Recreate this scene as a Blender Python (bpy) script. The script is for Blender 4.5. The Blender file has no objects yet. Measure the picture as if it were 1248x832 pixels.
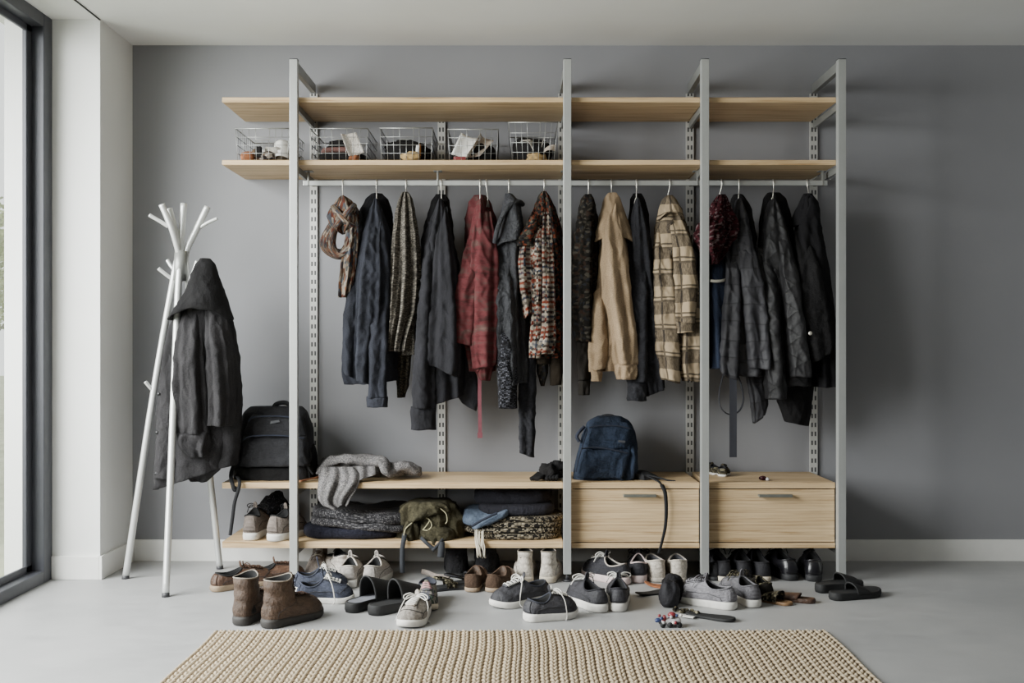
import bpy, math, random
import numpy as np
from mathutils import Vector, noise as mnoise
PI = math.pi
C = bpy.context.scene.collection
S = bpy.context.scene
FPX, CX, HY, CZ = 1248.0, 624.0, 422.0, 1.081      # focal length in px, principal column, horizon row, eye height

def WX(px, Y): return (px - CX) / FPX * Y
def WZ(py, Y): return CZ - (py - HY) / FPX * Y
def FY(py, z=0.0): return FPX * (CZ - z) / (py - HY)    # depth of a point standing at height z seen at row py
def W(px, py, Y): return (WX(px, Y), Y, WZ(py, Y))

# ------------------------------------------------------------------ materials
def lin(c):
    if isinstance(c, str):
        c = c.lstrip('#'); c = [int(c[i:i+2], 16) / 255 for i in (0, 2, 4)]
    return tuple((x / 12.92 if x <= 0.04045 else ((x + 0.055) / 1.055) ** 2.4) for x in c) + (1.0,)

class N:
    def __init__(s, name):
        s.m = bpy.data.materials.new(name); s.m.use_nodes = True
        s.t = s.m.node_tree; s.n = s.t.nodes; s.l = s.t.links
        s.b = s.n['Principled BSDF']
    def add(s, typ, ins=None, **kw):
        nd = s.n.new(typ)
        for k, v in kw.items(): setattr(nd, k, v)
        for k, v in (ins or {}).items():
            if isinstance(v, bpy.types.NodeSocket): s.l.new(v, nd.inputs[k])
            else: nd.inputs[k].default_value = v
        return nd
    def coord(s, kind): return s.add('ShaderNodeTexCoord').outputs[kind]
    def noise(s, vec, scale, detail=3, rough=.55, out=0):
        return s.add('ShaderNodeTexNoise', {'Vector': vec, 'Scale': scale, 'Detail': detail, 'Roughness': rough}).outputs[out]
    def ramp(s, fac, stops, interp='LINEAR'):
        r = s.add('ShaderNodeValToRGB', {'Fac': fac}); cr = r.color_ramp; cr.interpolation = interp
        while len(cr.elements) < len(stops): cr.elements.new(.5)
        for e, (p, c) in zip(cr.elements, stops):
            e.position = p; e.color = c if len(c) == 4 and not isinstance(c, str) else lin(c)
        return r.outputs[0]
    def mix(s, fac, a, b, mode='MIX'):
        m = s.add('ShaderNodeMix', data_type='RGBA', blend_type=mode)
        for i, v in ((0, fac), (6, a), (7, b)):
            if isinstance(v, bpy.types.NodeSocket): s.l.new(v, m.inputs[i])
            else: m.inputs[i].default_value = v
        return m.outputs[2]
    def math(s, op, a, b=0.0):
        m = s.add('ShaderNodeMath', operation=op)
        for i, v in ((0, a), (1, b)):
            if isinstance(v, bpy.types.NodeSocket): s.l.new(v, m.inputs[i])
            else: m.inputs[i].default_value = v
        return m.outputs[0]
    def mapping(s, vec, scale=(1, 1, 1), rot=(0, 0, 0), loc=(0, 0, 0)):
        return s.add('ShaderNodeMapping', {'Vector': vec, 'Scale': scale, 'Rotation': rot, 'Location': loc}).outputs[0]
    def sep(s, vec): return s.add('ShaderNodeSeparateXYZ', {'Vector': vec}).outputs
    def bump(s, h, strength=.3, dist=.01):
        b = s.add('ShaderNodeBump', {'Height': h, 'Strength': strength, 'Distance': dist})
        s.l.new(b.outputs[0], s.b.inputs['Normal'])
    def done(s, col, rough=.8, metal=0, spec=.5, sheen=0):
        if isinstance(col, bpy.types.NodeSocket): s.l.new(col, s.b.inputs['Base Color'])
        else: s.b.inputs['Base Color'].default_value = col
        if isinstance(rough, bpy.types.NodeSocket): s.l.new(rough, s.b.inputs['Roughness'])
        else: s.b.inputs['Roughness'].default_value = rough
        s.b.inputs['Metallic'].default_value = metal
        s.b.inputs['Specular IOR Level'].default_value = spec
        if sheen: s.b.inputs['Sheen Weight'].default_value = sheen
        return s.m

def scalec(c, k):
    c = lin(c) if isinstance(c, str) else c
    return (min(1, c[0]*k), min(1, c[1]*k), min(1, c[2]*k), 1)

def dim(c):
    c = lin(c) if isinstance(c, str) else c; l = .3*c[0]+.6*c[1]+.1*c[2]; k = .5 + .35*min(1, max(0, (l-.03)/.22))
    return (c[0]*k*1.03, c[1]*k*.975, c[2]*k*.95, 1)

def plain(name, col, rough=.6, metal=0, var=.12, nscale=18, bump=0, bscale=120, spec=.5):
    n = N(name); o = n.coord('Object')
    f = n.noise(o, nscale, 4)
    c = n.ramp(f, [(.3, scalec(col, 1-var)), (.7, scalec(col, 1+var))])
    if bump: n.bump(n.noise(o, bscale, 3), bump, .004)
    return n.done(c, rough, metal, spec)

def cloth(name, col, col2=None, fine=900, rough=.92, var=.22, bump=.25, sheen=.0, worn=0, spec=.2):
    """woven cloth: large blotches, fine weave speckle, wrinkle bump"""
    n = N(name); o = n.coord('Object'); u = n.coord('UV')
    col = dim(col); col2 = dim(col2) if col2 else None
    big = n.noise(n.mapping(o, (1, 1, .5)), 9, 4)
    c = n.ramp(big, [(.28, scalec(col, 1-var)), (.72, scalec(col2 or col, 1+var))])
    fn = n.noise(u, fine*.3, 4, .75)
    c = n.mix(.75, c, n.ramp(fn, [(.32, (.45, .45, .45, 1)), (.5, (1, 1, 1, 1)), (.68, (1.5, 1.5, 1.5, 1))]), 'MULTIPLY')
    if worn:
        w = n.noise(n.mapping(u, (1, .4, 1)), 26, 5, .75)
        c = n.mix(n.ramp(w, [(.5, (0, 0, 0, 1)), (.68, (worn*2, worn*2, worn*2, 1))]), c, scalec(col, 3.2))
    wr = n.noise(n.mapping(o, (1, 1, .5)), 24, 5, .6)
    h = n.mix(.3, wr, fn)
    n.bump(h, min(1, bump*1.5), .03)
    return n.done(c, rough, 0, spec, sheen)

def knit(name, ca, cb, cc=None, cell=.011, rough=.95):
    """chunky marled knit: stitch cells in two or three yarn colours"""
    n = N(name); u = n.coord('UV')
    ca, cb, cc = [dim(c) if c else None for c in (ca, cb, cc)]
    v = n.mapping(u, (1/cell, 1/cell*1.25, 1))
    d = n.noise(u, 30, 2)
    vd = n.add('ShaderNodeVectorMath', {0: v, 1: d}, operation='ADD').outputs[0]
    vo = n.add('ShaderNodeTexVoronoi', {'Vector': vd, 'Scale': 1.0, 'Randomness': .45})
    rnd = n.sep(vo.outputs['Color'])[0]
    stops = [(0, ca), (.5, cb)] + ([(.78, cc)] if cc else [])
    c = n.ramp(rnd, stops, 'CONSTANT')
    c = n.mix(.8, c, n.ramp(vo.outputs['Distance'], [(.15, (1, 1, 1, 1)), (.62, (.22, .22, .22, 1))]), 'MULTIPLY')
    inv = n.math('SUBTRACT', 1.0, vo.outputs['Distance'])
    n.bump(inv, .8, .006)
    return n.done(c, rough, 0, .15)

def bands(n, axis, size, duty, phase=0.0, soft=.02):
    x = n.math('ADD', n.math('DIVIDE', axis, size), phase)
    f = n.math('FRACT', x)
    return n.math('LESS_THAN', f, duty)

def plaid(name, base, dark, light, sx=.085, sy=.085):
    n = N(name); u = n.coord('UV')
    d = n.noise(u, 14, 2, out=1)
    uu = n.add('ShaderNodeVectorMath', {0: u, 1: n.add('ShaderNodeVectorMath', {0: d, 1: (.018, .018, .018)}, operation='MULTIPLY').outputs[0]}, operation='ADD').outputs[0]
    x, y, z = n.sep(uu)
    fuzz = n.noise(n.mapping(u, (1, .12, 1)), 420, 2, .7)
    fr = n.ramp(fuzz, [(.35, (0, 0, 0, 1)), (.6, (1, 1, 1, 1))])
    base, dark, light = dim(base), dim(dark), dim(light)
    c = base
    bx = bands(n, x, sx, .3); by = bands(n, y, sy, .42, .3)
    t1 = bands(n, x, sx, .07, .28); t2 = bands(n, y, sy, .08, -.12)
    t3 = bands(n, y, sy, .06, -.28)
    half = n.math('MULTIPLY', n.math('ADD', n.math('MULTIPLY', bx, .6), n.math('MULTIPLY', by, 1.9)), .36)
    f1 = n.math('MULTIPLY', half, n.math('ADD', .62, n.math('MULTIPLY', fr, .5)))
    c = n.mix(f1, c, dark)
    lines = n.math('MAXIMUM', n.math('MAXIMUM', t1, t2), t3)
    c = n.mix(n.math('MULTIPLY', lines, .75), c, light)
    n.bump(n.mix(.6, n.noise(n.coord('Object'), 34, 4), fuzz), .3, .012)
    return n.done(c, .95, 0, .1)

def multi(name, cols, scale=70, stretch=(1, 1, 1), dark=.5, band=None):
    """patchwork of many yarn colours, broken by pale bands"""
    n = N(name); u = n.coord('UV')
    cols = [dim(c) for c in cols]; band = (band[0], [dim(c) for c in band[1]]) if band else None
    v = n.mapping(u, stretch)
    vo = n.add('ShaderNodeTexVoronoi', {'Vector': v, 'Scale': scale, 'Randomness': 1.0})
    r = n.sep(vo.outputs['Color'])[0]
    k = len(cols)
    c = n.ramp(r, [(i / k, cc) for i, cc in enumerate(cols)], 'CONSTANT')
    if band:
        x, y, z = n.sep(u)
        w = n.noise(u, 20, 2)
        yy = n.math('ADD', y, n.math('MULTIPLY', w, .02))
        f = n.math('FRACT', n.math('DIVIDE', yy, band[0]))
        bc = n.ramp(f, [(i / len(band[1]), cc) for i, cc in enumerate(band[1])], 'CONSTANT')
        gx = bands(n, x, .022, .72)
        c = n.mix(n.math('MULTIPLY', gx, .72), c, bc)
    big = n.noise(u, 12, 3)
    c = n.mix(dark, c, n.ramp(big, [(.35, (.25, .22, .2, 1)), (.65, (1, 1, 1, 1))]), 'MULTIPLY')
    n.bump(n.mix(.5, vo.outputs['Distance'], n.noise(u, 300, 3)), .6, .008)
    return n.done(c, .95, 0, .1)

def quilted(name, col, pitch=.075, diag=0):
    n = N(name); u = n.coord('UV'); x, y, z = n.sep(u); col = dim(col)
    if diag:
        a = n.math('FRACT', n.math('DIVIDE', n.math('ADD', x, y), pitch)); b = n.math('FRACT', n.math('DIVIDE', n.math('SUBTRACT', x, y), pitch))
        pa = n.math('MULTIPLY', n.math('PINGPONG', a, .5), n.math('PINGPONG', b, .5))
        h = n.math('POWER', n.math('MULTIPLY', pa, 4.0), .4)
    else:
        w = n.noise(u, 9, 2)
        yy = n.math('ADD', y, n.math('MULTIPLY', w, .03))
        f = n.math('FRACT', n.math('DIVIDE', yy, pitch))
        h = n.math('POWER', n.math('MULTIPLY', n.math('PINGPONG', f, .5), 2.0), .35)
    wr = n.noise(n.coord('Object'), 45, 4)
    hh = n.math('ADD', n.math('MULTIPLY', h, 1.0), n.math('MULTIPLY', wr, .6))
    n.bump(hh, .4, .014)
    c = n.ramp(n.noise(u, 25, 4), [(.3, scalec(col, .85)), (.7, scalec(col, 1.15))])
    c = n.mix(n.ramp(h, [(.15, (.8, .8, .8, 1)), (.45, (0, 0, 0, 1))]), c, scalec(col, .35))
    return n.done(c, .62, 0, .35)

def wood(name, ca='#d0b48d', cb='#b99a70'):
    n = N(name); o = n.coord('Object')
    g = n.noise(n.mapping(o, (1.1, 22, 30)), 2.2, 6, .62)
    h = n.noise(n.mapping(o, (.8, 60, 90)), 3, 3, .6)
    c = n.ramp(g, [(.36, cb), (.47, ca), (.6, scalec(ca, 1.12)), (.68, ca)])
    c = n.mix(.4, c, n.ramp(h, [(.35, scalec(cb, .75)), (.6, (1, 1, 1, 1))]), 'MULTIPLY')
    k = n.noise(n.mapping(o, (4, 9, 9)), 1.6, 2)
    c = n.mix(n.ramp(k, [(.68, (0, 0, 0, 1)), (.8, (.35, .35, .35, 1))]), c, lin('#9c7c55'))
    n.bump(g, .08, .003)
    return n.done(c, .5, 0, .35)

M = {}
def build_materials():
    # back wall paint
    n = N('wall_paint_grey'); o = n.coord('Object')
    c = n.ramp(n.noise(o, 1.4, 4), [(.3, lin('#848488')), (.7, lin('#8a8a8d'))])
    n.bump(n.noise(o, 260, 2), .05, .002); M['wall'] = n.done(c, .78, 0, .3)
    n = N('white_paint'); o = n.coord('Object')
    c = n.ramp(n.noise(o, 2, 3), [(.3, lin('#e2e2df')), (.7, lin('#e8e8e6'))])
    n.bump(n.noise(o, 240, 2), .04, .002); M['white'] = n.done(c, .7, 0, .3)
    M['trimwhite'] = plain('baseboard_white', '#e6e5e1', .45, var=.02)
    n = N('concrete_floor'); o = n.coord('Object')
    a = n.noise(o, 1.3, 6, .6); b = n.noise(n.mapping(o, (1, 3, 1)), 6, 6, .65); f = n.noise(o, 300, 2)
    c = n.ramp(a, [(.25, '#949495'), (.5, '#a1a1a1'), (.75, '#adacab')])
    c = n.mix(.4, c, n.ramp(b, [(.3, (.72, .72, .72, 1)), (.65, (1, 1, 1, 1))]), 'MULTIPLY')
    c = n.mix(.15, c, n.ramp(f, [(.3, (.5, .5, .5, 1)), (.6, (1, 1, 1, 1))]), 'MULTIPLY')
    r = n.ramp(b, [(.3, (.38, .38, .38, 1)), (.7, (.55, .55, .55, 1))])
    n.bump(b, .04, .003); M['floor'] = n.done(c, r, 0, .4)
    M['gap'] = plain('dark_gap', '#2a2a2a', .9)
    M['frame'] = plain('anthracite_frame', '#46474d', .42, .2, var=.04)
    n = N('window_glass'); out = n.n['Material Output']
    tr = n.add('ShaderNodeBsdfTransparent', {'Color': (.96, .98, .97, 1)}); gl = n.add('ShaderNodeBsdfGlossy', {'Roughness': .02})
    fc = n.add('ShaderNodeLayerWeight', {'Blend': .5}).outputs['Facing']
    fr = n.math('ADD', n.math('MULTIPLY', n.math('POWER', fc, 4.0), .55), .04); mx = n.add('ShaderNodeMixShader', {0: fr, 1: tr.outputs[0], 2: gl.outputs[0]})
    n.l.new(mx.outputs[0], out.inputs[0]); M['glass'] = n.m
    n = N('rough_stucco'); o = n.coord('Object')
    f = n.noise(o, 70, 4); n.bump(f, .9, .02)
    M['stucco'] = n.done(n.ramp(f, [(.3, '#d5d2cc'), (.7, '#f1efea')]), .95)
    n = N('lawn_grass'); o = n.coord('Object')
    M['grass'] = n.done(n.ramp(n.noise(o, 3, 6), [(.3, '#9a9f80'), (.7, '#bcc0a4')]), .95)
    M['leaf'] = plain('tree_leaves', '#9fa878', .8, var=.3); M['bark'] = plain('tree_bark', '#8a8378', .9)
    M['alu'] = plain('satin_aluminium', '#b4b6b4', .42, .55, var=.03)
    M['aludark'] = plain('dark_grey_steel', '#8d8e8b', .45, .5, var=.05)  # darker grey metal for arms, brackets and rack joint
    M['cap'] = plain('dark_plastic_cap', '#37373a', .5)
    n = N('slotted_steel'); o = n.coord('Object'); x, y, z = n.sep(o)
    zf = n.math('FRACT', n.math('DIVIDE', z, .045)); slot = n.math('LESS_THAN', zf, .5)
    ax = n.math('ABSOLUTE', x); s1 = n.math('GREATER_THAN', ax, .004); s2 = n.math('LESS_THAN', ax, .0125)
    m = n.math('MULTIPLY', slot, n.math('MULTIPLY', s1, s2))
    M['slots'] = n.done(n.mix(m, lin('#c4c3bf'), lin('#4a4a4b')), .45, .25)
    M['wood'] = wood('pale_oak', '#c8ae88', '#ae9068')
    M['wood2'] = wood('pale_oak_drawer', '#c9b08b', '#ab8d66')
    M['handle'] = plain('brushed_handle', '#7e8079', .4, .6)
    M['rackmetal'] = plain('brushed_rack_steel', '#cfd0ce', .36, .45, var=.03)
    M['wire'] = plain('basket_wire', '#9b9c9a', .35, .6)
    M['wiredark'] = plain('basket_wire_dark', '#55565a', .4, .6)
    M['chrome'] = plain('hanger_wire', '#c2bfb6', .3, .8)

# ------------------------------------------------------------------ geometry
class G:
    def __init__(s): s.v = []; s.f = []; s.uv = []
    def add(s, vs, fs, uvs=None):
        b = len(s.v); s.v += [tuple(p) for p in vs]
        s.uv += (list(uvs) if uvs is not None else [(p[0], p[2]) for p in vs])
        s.f += [tuple(i + b for i in f) for f in fs]
        return s
    def box(s, x0, x1, y0, y1, z0, z1):
        vs = [(x, y, z) for x in (x0, x1) for y in (y0, y1) for z in (z0, z1)]
        return s.add(vs, [(0, 1, 3, 2), (4, 6, 7, 5), (0, 4, 5, 1), (2, 3, 7, 6), (0, 2, 6, 4), (1, 5, 7, 3)])
    def rings(s, R, cap0=True, cap1=True, closed=True, uvs=None):
        n = len(R[0]); vs = [p for r in R for p in r]; fs = []
        m = n if closed else n - 1
        for i in range(len(R) - 1):
            for j in range(m):
                k = (j + 1) % n
                fs.append((i*n + j, i*n + k, (i+1)*n + k, (i+1)*n + j))
        if cap0: fs.append(tuple(range(n - 1, -1, -1)))
        if cap1: fs.append(tuple((len(R)-1)*n + j for j in range(n)))
        return s.add(vs, fs, uvs)
    def tube(s, pts, r, n=8, flat=1.0, closed=False):
        pts = [Vector(p) for p in pts]; L = len(pts); R = []; uvs = []; up = None; acc = 0
        for i, p in enumerate(pts):
            if closed: t = pts[(i+1) % L] - pts[i-1]
            else: t = pts[min(i+1, L-1)] - pts[max(i-1, 0)]
            t = t.normalized() if t.length > 1e-9 else Vector((0, 0, 1))
            if up is None:
                up = Vector((0, 0, 1)) if abs(t.z) < .9 else Vector((0, 1, 0))
            a = (up - t * up.dot(t)); a = a.normalized() if a.length > 1e-6 else t.orthogonal().normalized()
            up = a; b = t.cross(a)
            rr = r[i] if isinstance(r, (list, tuple)) else r
            if i: acc += (p - pts[i-1]).length
            R.append([tuple(p + a * (rr*math.cos(2*PI*k/n)) + b * (rr*flat*math.sin(2*PI*k/n))) for k in range(n)])
            uvs += [(rr*2*PI*k/n, acc) for k in range(n)]
        if closed:
            vs = [p for q in R for p in q]; fs = []
            for i in range(L):
                for k in range(n):
                    fs.append((i*n+k, i*n+(k+1) % n, ((i+1) % L)*n+(k+1) % n, ((i+1) % L)*n+k))
            return s.add(vs, fs, uvs)
        return s.rings(R, True, True, True, uvs)
    def ribbon(s, pts, width, th=.002, side=(1, 0, 0), sides=None):
        """flat strap along pts; side = direction of its width"""
        R = []; pts = [Vector(p) for p in pts]; uvs = []; acc = 0
        for i, p in enumerate(pts):
            t = (pts[min(i+1, len(pts)-1)] - pts[max(i-1, 0)]).normalized()
            sd = Vector(sides[i] if sides else side); sd = (sd - t*sd.dot(t)).normalized(); nn = t.cross(sd)
            if i: acc += (p - pts[i-1]).length
            w = width[i] if isinstance(width, (list, tuple)) else width
            R.append([tuple(p + sd*w/2*a + nn*th/2*b) for a, b in ((-1, -1), (1, -1), (1, 1), (-1, 1))])
            uvs += [(0, acc), (w, acc), (w, acc), (0, acc)]
        return s.rings(R, True, True, True, uvs)
    def grid(s, P, uvf=None):
        a = len(P); b = len(P[0])
        vs = [p for r in P for p in r]
        fs = [(i*b+j, i*b+j+1, (i+1)*b+j+1, (i+1)*b+j) for i in range(a-1) for j in range(b-1)]
        return s.add(vs, fs, uvf)

def smooth_path(pts, n=8):
    """Catmull-Rom through pts"""
    P = [Vector(p) for p in pts]; out = []
    for i in range(len(P) - 1):
        p0 = P[max(i-1, 0)]; p1 = P[i]; p2 = P[i+1]; p3 = P[min(i+2, len(P)-1)]
        for k in range(n):
            t = k / n
            out.append(.5*((2*p1) + (p2-p0)*t + (2*p0-5*p1+4*p2-p3)*t*t + (3*p1-p0-3*p2+p3)*t**3))
    out.append(P[-1]); return out

def link(name, g, mat, root=None, smooth=True, bevel=0, local=False, solid=0, sub=0):
    off = Vector((0, 0, 0))
    if root is not None and not local:
        r = root
        while r is not None: off = off + r.location; r = r.parent
    me = bpy.data.meshes.new(name)
    me.from_pydata([tuple(Vector(p) - off) for p in g.v], [], g.f)
    uvl = me.uv_layers.new(name='UVMap')
    li = np.zeros(len(me.loops), dtype=np.int32); me.loops.foreach_get('vertex_index', li)
    uvl.data.foreach_set('uv', np.array(g.uv, dtype=np.float32)[li].ravel())
    if smooth: me.polygons.foreach_set('use_smooth', [True]*len(me.polygons))
    if mat: me.materials.append(mat)
    me.update()
    o = bpy.data.objects.new(name, me); C.objects.link(o)
    if root is not None: o.parent = root
    if bevel:
        b = o.modifiers.new('bevel', 'BEVEL'); b.width = bevel; b.segments = 2; b.limit_method = 'ANGLE'
        me.polygons.foreach_set('use_smooth', [False]*len(me.polygons))
    if solid:
        b = o.modifiers.new('solid', 'SOLIDIFY'); b.thickness = solid; b.offset = 0
    if sub:
        b = o.modifiers.new('sub', 'SUBSURF'); b.levels = sub; b.render_levels = sub
    return o

def tag(o, label, cat, group=None):
    o['label'] = label; o['category'] = cat
    if group: o['group'] = group
    return o
def thing(name, label, cat, loc=(0, 0, 0), rz=0, group=None):
    o = bpy.data.objects.new(name, None); C.objects.link(o); o.empty_display_size = .05
    o.location = loc; o.rotation_euler = (0, 0, rz); return tag(o, label, cat, group)
def struct(name, g, mat, **kw):
    o = link(name, g, mat, None, **kw); o['kind'] = 'structure'; return o

# ------------------------------------------------------------------ lofted cloth
def interp_rows(rows, nv, sm=.06):
    r = np.array([x[:3] for x in rows], float); y = r[:, 0]; t = (y - y[0]) / (y[-1] - y[0])
    T = np.linspace(0, 1, nv); out = []
    D = np.linspace(0, 1, 400)
    k = max(1, int(400*sm)); ker = np.hanning(k+2)[1:-1]; ker /= ker.sum()
    for c in (1, 2):
        d = np.interp(D, t, r[:, c]); pad = np.concatenate([2*d[0]-d[k:0:-1], d, 2*d[-1]-d[-2:-k-2:-1]])
        sgd = np.convolve(pad, ker, 'same')[k:-k]
        out.append(np.interp(T, D, sgd))
    return T, y[0] + T*(y[-1]-y[0]), out[0], out[1]

def loft(g, rows, Y, th, seed=0, folds=6, amp=.007, ex=2.2, hem=0, hemarc=0, wr=.0068, nu=88, nv=None, thp=None, lip=True, wscale=14, tilt=0, back=0):
    """cloth tube seen from the front: rows (row_px, left_px, right_px) at depth Y, half thickness th (metres)"""
    k = Y / FPX
    H = (rows[-1][0] - rows[0][0]) * k
    nv = nv or max(14, int(H / .009))
    T, yp, xl, xr = interp_rows(rows, nv)
    rnd = random.Random(seed); ph = [rnd.uniform(0, 6.28) for _ in range(6)]
    A = (xr - xl) / 2 * k; am = max(A.max(), .01)
    per = 2*am*1.35 + 2*th
    R = []; uv = []
    for i in range(nv):
        v = T[i]; a = max(A[i], .002); xc = ((xl[i] + xr[i]) / 2 - CX) * k; z = WZ(yp[i], Y)
        b = th * (np.interp(v, *thp) if thp else min(1.0, .3 + .85*a/am) * min(1, .45 + 3*v))
        yc = Y + tilt * (v - .5) + back * max(0, 1 - v*2.2)**1.6
        ring = []
        for j in range(nu):
            p = 2*PI*j/nu; c = math.cos(p); s = math.sin(p)
            x = a * math.copysign(abs(c)**(2/ex), c); y = b * math.copysign(abs(s)**(2/ex), s)
            nx, ny = c*b, s*a; nl = math.hypot(nx, ny) or 1; nx /= nl; ny /= nl
            gr = 1.45*(.3 + .7*min(1, v*1.6))
            d = amp*gr*(math.sin(folds*p + ph[0] + 1.1*math.sin(2.2*v + ph[1])) + .55*math.sin((2*folds-1)*p + ph[2] + 1.6*math.sin(3.1*v + ph[3])))
            q = Vector((xc+x, y*1.2, z))
            e = Vector((seed*3.1, seed*1.7, 0))
            ca_ = .55 + .35*math.sin(seed*1.9); u1 = q.x + q.z*ca_; u2 = q.z - q.x*ca_
            r1 = 1 - abs(mnoise.noise(Vector((u1*17, q.y*8, u2*6)) + e)); u1 = q.x - q.z*.8*ca_; u2 = q.z + q.x*ca_
            r2 = 1 - abs(mnoise.noise(Vector((u1*26, q.y*9, u2*10)) - e))
            d += wr*(.75*mnoise.noise(Vector((q.x*wscale, q.y*wscale, q.z*wscale*.35)) + e) + 1.15*(r1**5 - .3) + .7*(r2**6 - .25))
            lim = .35*a
            dx = max(-lim, min(lim, nx*d)) if abs(nx) > .5 else nx*d
            hz = hem*(x/a)*v**5 + hemarc*(1-(x/a)**2)*v**5 + .006*mnoise.noise(Vector((x*20, seed, 0)))*v**8
            ring.append((xc + x + dx*.6, yc - y - ny*d, z + hz))
            uv.append((j/nu*per, -v*H))
        R.append(ring)
    if lip:
        for sc, dz in ((.93, -.001), (.86, .012), (.8, .05)):
            last = R[nv-1]; cx = sum(p[0] for p in last)/nu; cy = sum(p[1] for p in last)/nu
            R.append([(cx + (p[0]-cx)*sc, cy + (p[1]-cy)*sc, p[2]+dz) for p in last]); uv += uv[(nv-1)*nu:nv*nu]
    # winding: rings run downward
    R2 = [r[::-1] for r in R]
    uv2 = []
    for i in range(len(R)): uv2 += uv[i*nu:(i+1)*nu][::-1]
    return g.rings(R2, True, True, True, uv2)

def pillow(g, x0, x1, y0, y1, z0, z1, seed=0, ex=3.2, wr=.006, sag=None, nu=72, nv=12, ez=2.4, wscale=9):
    """soft folded slab with rounded edges"""
    R = []; uv = []; xc, yc, zc = (x0+x1)/2, (y0+y1)/2, (z0+z1)/2; a, b, h = (x1-x0)/2, (y1-y0)/2, (z1-z0)/2
    for i in range(nv):
        w = -PI/2*.98 + PI*.98*i/(nv-1); cz = math.copysign(abs(math.sin(w))**(2/ez), math.sin(w)); 
        rr = abs(math.cos(w))**(2/ez); inset = min(a, b, h*1.1)*(1-rr)
        ring = []
        for j in range(nu):
            p = 2*PI*j/nu; c = math.cos(p); s = math.sin(p)
            x = (a-inset)*math.copysign(abs(c)**(2/ex), c); y = (b-inset)*math.copysign(abs(s)**(2/ex), s)
            q = Vector((xc+x, yc+y, zc+h*cz))
            d = wr*(mnoise.noise(q*wscale + Vector((seed, 0, seed*2))) + .6*mnoise.noise(q*wscale*2.7 + Vector((0, seed, 1))))
            zz = zc + h*cz + (sag(q.x, q.y) if sag else 0) + d*(.6 if cz > -.5 else 0)
            ring.append((q.x + c*d, q.y + s*d, zz)); uv.append((j/nu*2*(a+b)*2, zc+h*cz + (0 if rr > .5 else inset)))
        R.append(ring)
    # top fan grid for a closed cap
    return g.rings(R, True, True, True, uv)

def lump(g, c, r, seed=0, amt=.25, nu=28, nv=16, flatb=True, scale=1.6):
    R = []; uv = []
    for i in range(nv):
        w = -PI/2*.97 + PI*.97*i/(nv-1); ring = []
        for j in range(nu):
            p = 2*PI*j/nu; d = Vector((math.cos(w)*math.cos(p), math.cos(w)*math.sin(p), math.sin(w)))
            k = 1 + amt*(mnoise.noise(d*scale + Vector((seed*1.3, seed, 0))) + .6*mnoise.noise(d*scale*2.6 + Vector((0, seed, 3))))
            q = Vector((d.x*r[0]*k, d.y*r[1]*k, d.z*r[2]*k))
            if flatb and q.z < -r[2]*.8: q.z = -r[2]*.8
            ring.append((c[0]+q.x, c[1]+q.y, c[2]+q.z)); uv.append((p*r[0], w*r[2]))
        R.append(ring)
    return g.rings(R, True, True, True, uv)

build_materials()
# ================================================================== camera, light, world
cam = bpy.data.cameras.new('camera'); cam.sensor_width = 36; cam.lens = 36 * FPX / 1248; cam.shift_y = (HY - 416) / 1248
cam.clip_start = .05
co = bpy.data.objects.new('camera', cam); C.objects.link(co); co.location = (0, 0, CZ); co.rotation_euler = (PI/2, 0, 0)
S.camera = co
w = bpy.data.worlds.new('overcast_sky'); S.world = w; w.use_nodes = True
w.node_tree.nodes['Background'].inputs[0].default_value = (1, 1, 1, 1); w.node_tree.nodes['Background'].inputs[1].default_value = 1.7
def area(name, loc, rot, sx, sy, power, col):
    l = bpy.data.lights.new(name, 'AREA'); l.shape = 'RECTANGLE'; l.size = sx; l.size_y = sy; l.energy = power; l.color = col
    o = bpy.data.objects.new(name, l); C.objects.link(o); o.location = loc; o.rotation_euler = rot; return o
area('window_daylight', (-2.9, 2.9, 1.75), Vector((-1, -.45, .58)).to_track_quat('Z', 'Y').to_euler(), 2.4, 2.2, 255, (1, .99, .99)).data.spread = 2.2
area('unseen_warm_fill', (.9, -.4, 2.55), (.35, 0, 0), 1.6, 1.2, 2, (1, .93, .84))  # unseen weak warm fill light behind the camera, no fixture modelled
S.view_settings.view_transform = 'AgX'; S.view_settings.look = 'AgX - Base Contrast'; S.view_settings.exposure = .10
S.cycles.max_bounces = 6; S.cycles.diffuse_bounces = 4; S.cycles.use_denoising = True; S.cycles.sample_clamp_indirect = 4

# ================================================================== room shell
YB = 5.168; H = 2.6; XL = -1.915; YP = 4.76; XW = -2.136
struct('floor', G().box(-2.24, 4.2, -1.6, 5.3, -.1, 0), M['floor'], smooth=False)
struct('wall_back', G().box(XL-.4, 4.3, YB, YB+.14, 0, H+.1), M['wall'], smooth=False)
struct('wall_left', G().box(-2.36, XL, YP, YB, 0, H), M['white'], smooth=False)
struct('wall_right', G().box(4.2, 4.34, -1.6, YB, 0, H), M['wall'], smooth=False)
struct('wall_front', G().box(-2.4, 4.2, -1.74, -1.6, 0, H), M['wall'], smooth=False)
struct('ceiling', G().box(-2.4, 4.3, -1.7, YB+.1, H, H+.12), M['white'], smooth=False)
struct('shadow_gap_1', G().box(XL-.004, XL+.003, -1.6, YP, H-.004, H+.002), M['gap'], smooth=False)  # dark strip standing in for the shade of the ceiling slot
bh = .108
struct('baseboard_back', G().box(XL, 4.2, YB-.014, YB, 0, bh), M['trimwhite'], smooth=False, bevel=.002)
struct('baseboard_left', G().box(XL, XL+.014, YP-.014, YB-.014, 0, bh).box(XW, XL, YP-.014, YP, 0, bh), M['trimwhite'], smooth=False, bevel=.002)
struct('baseboard_right', G().box(4.186, 4.2, -1.6, YB-.014, 0, bh), M['trimwhite'], smooth=False)
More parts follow.
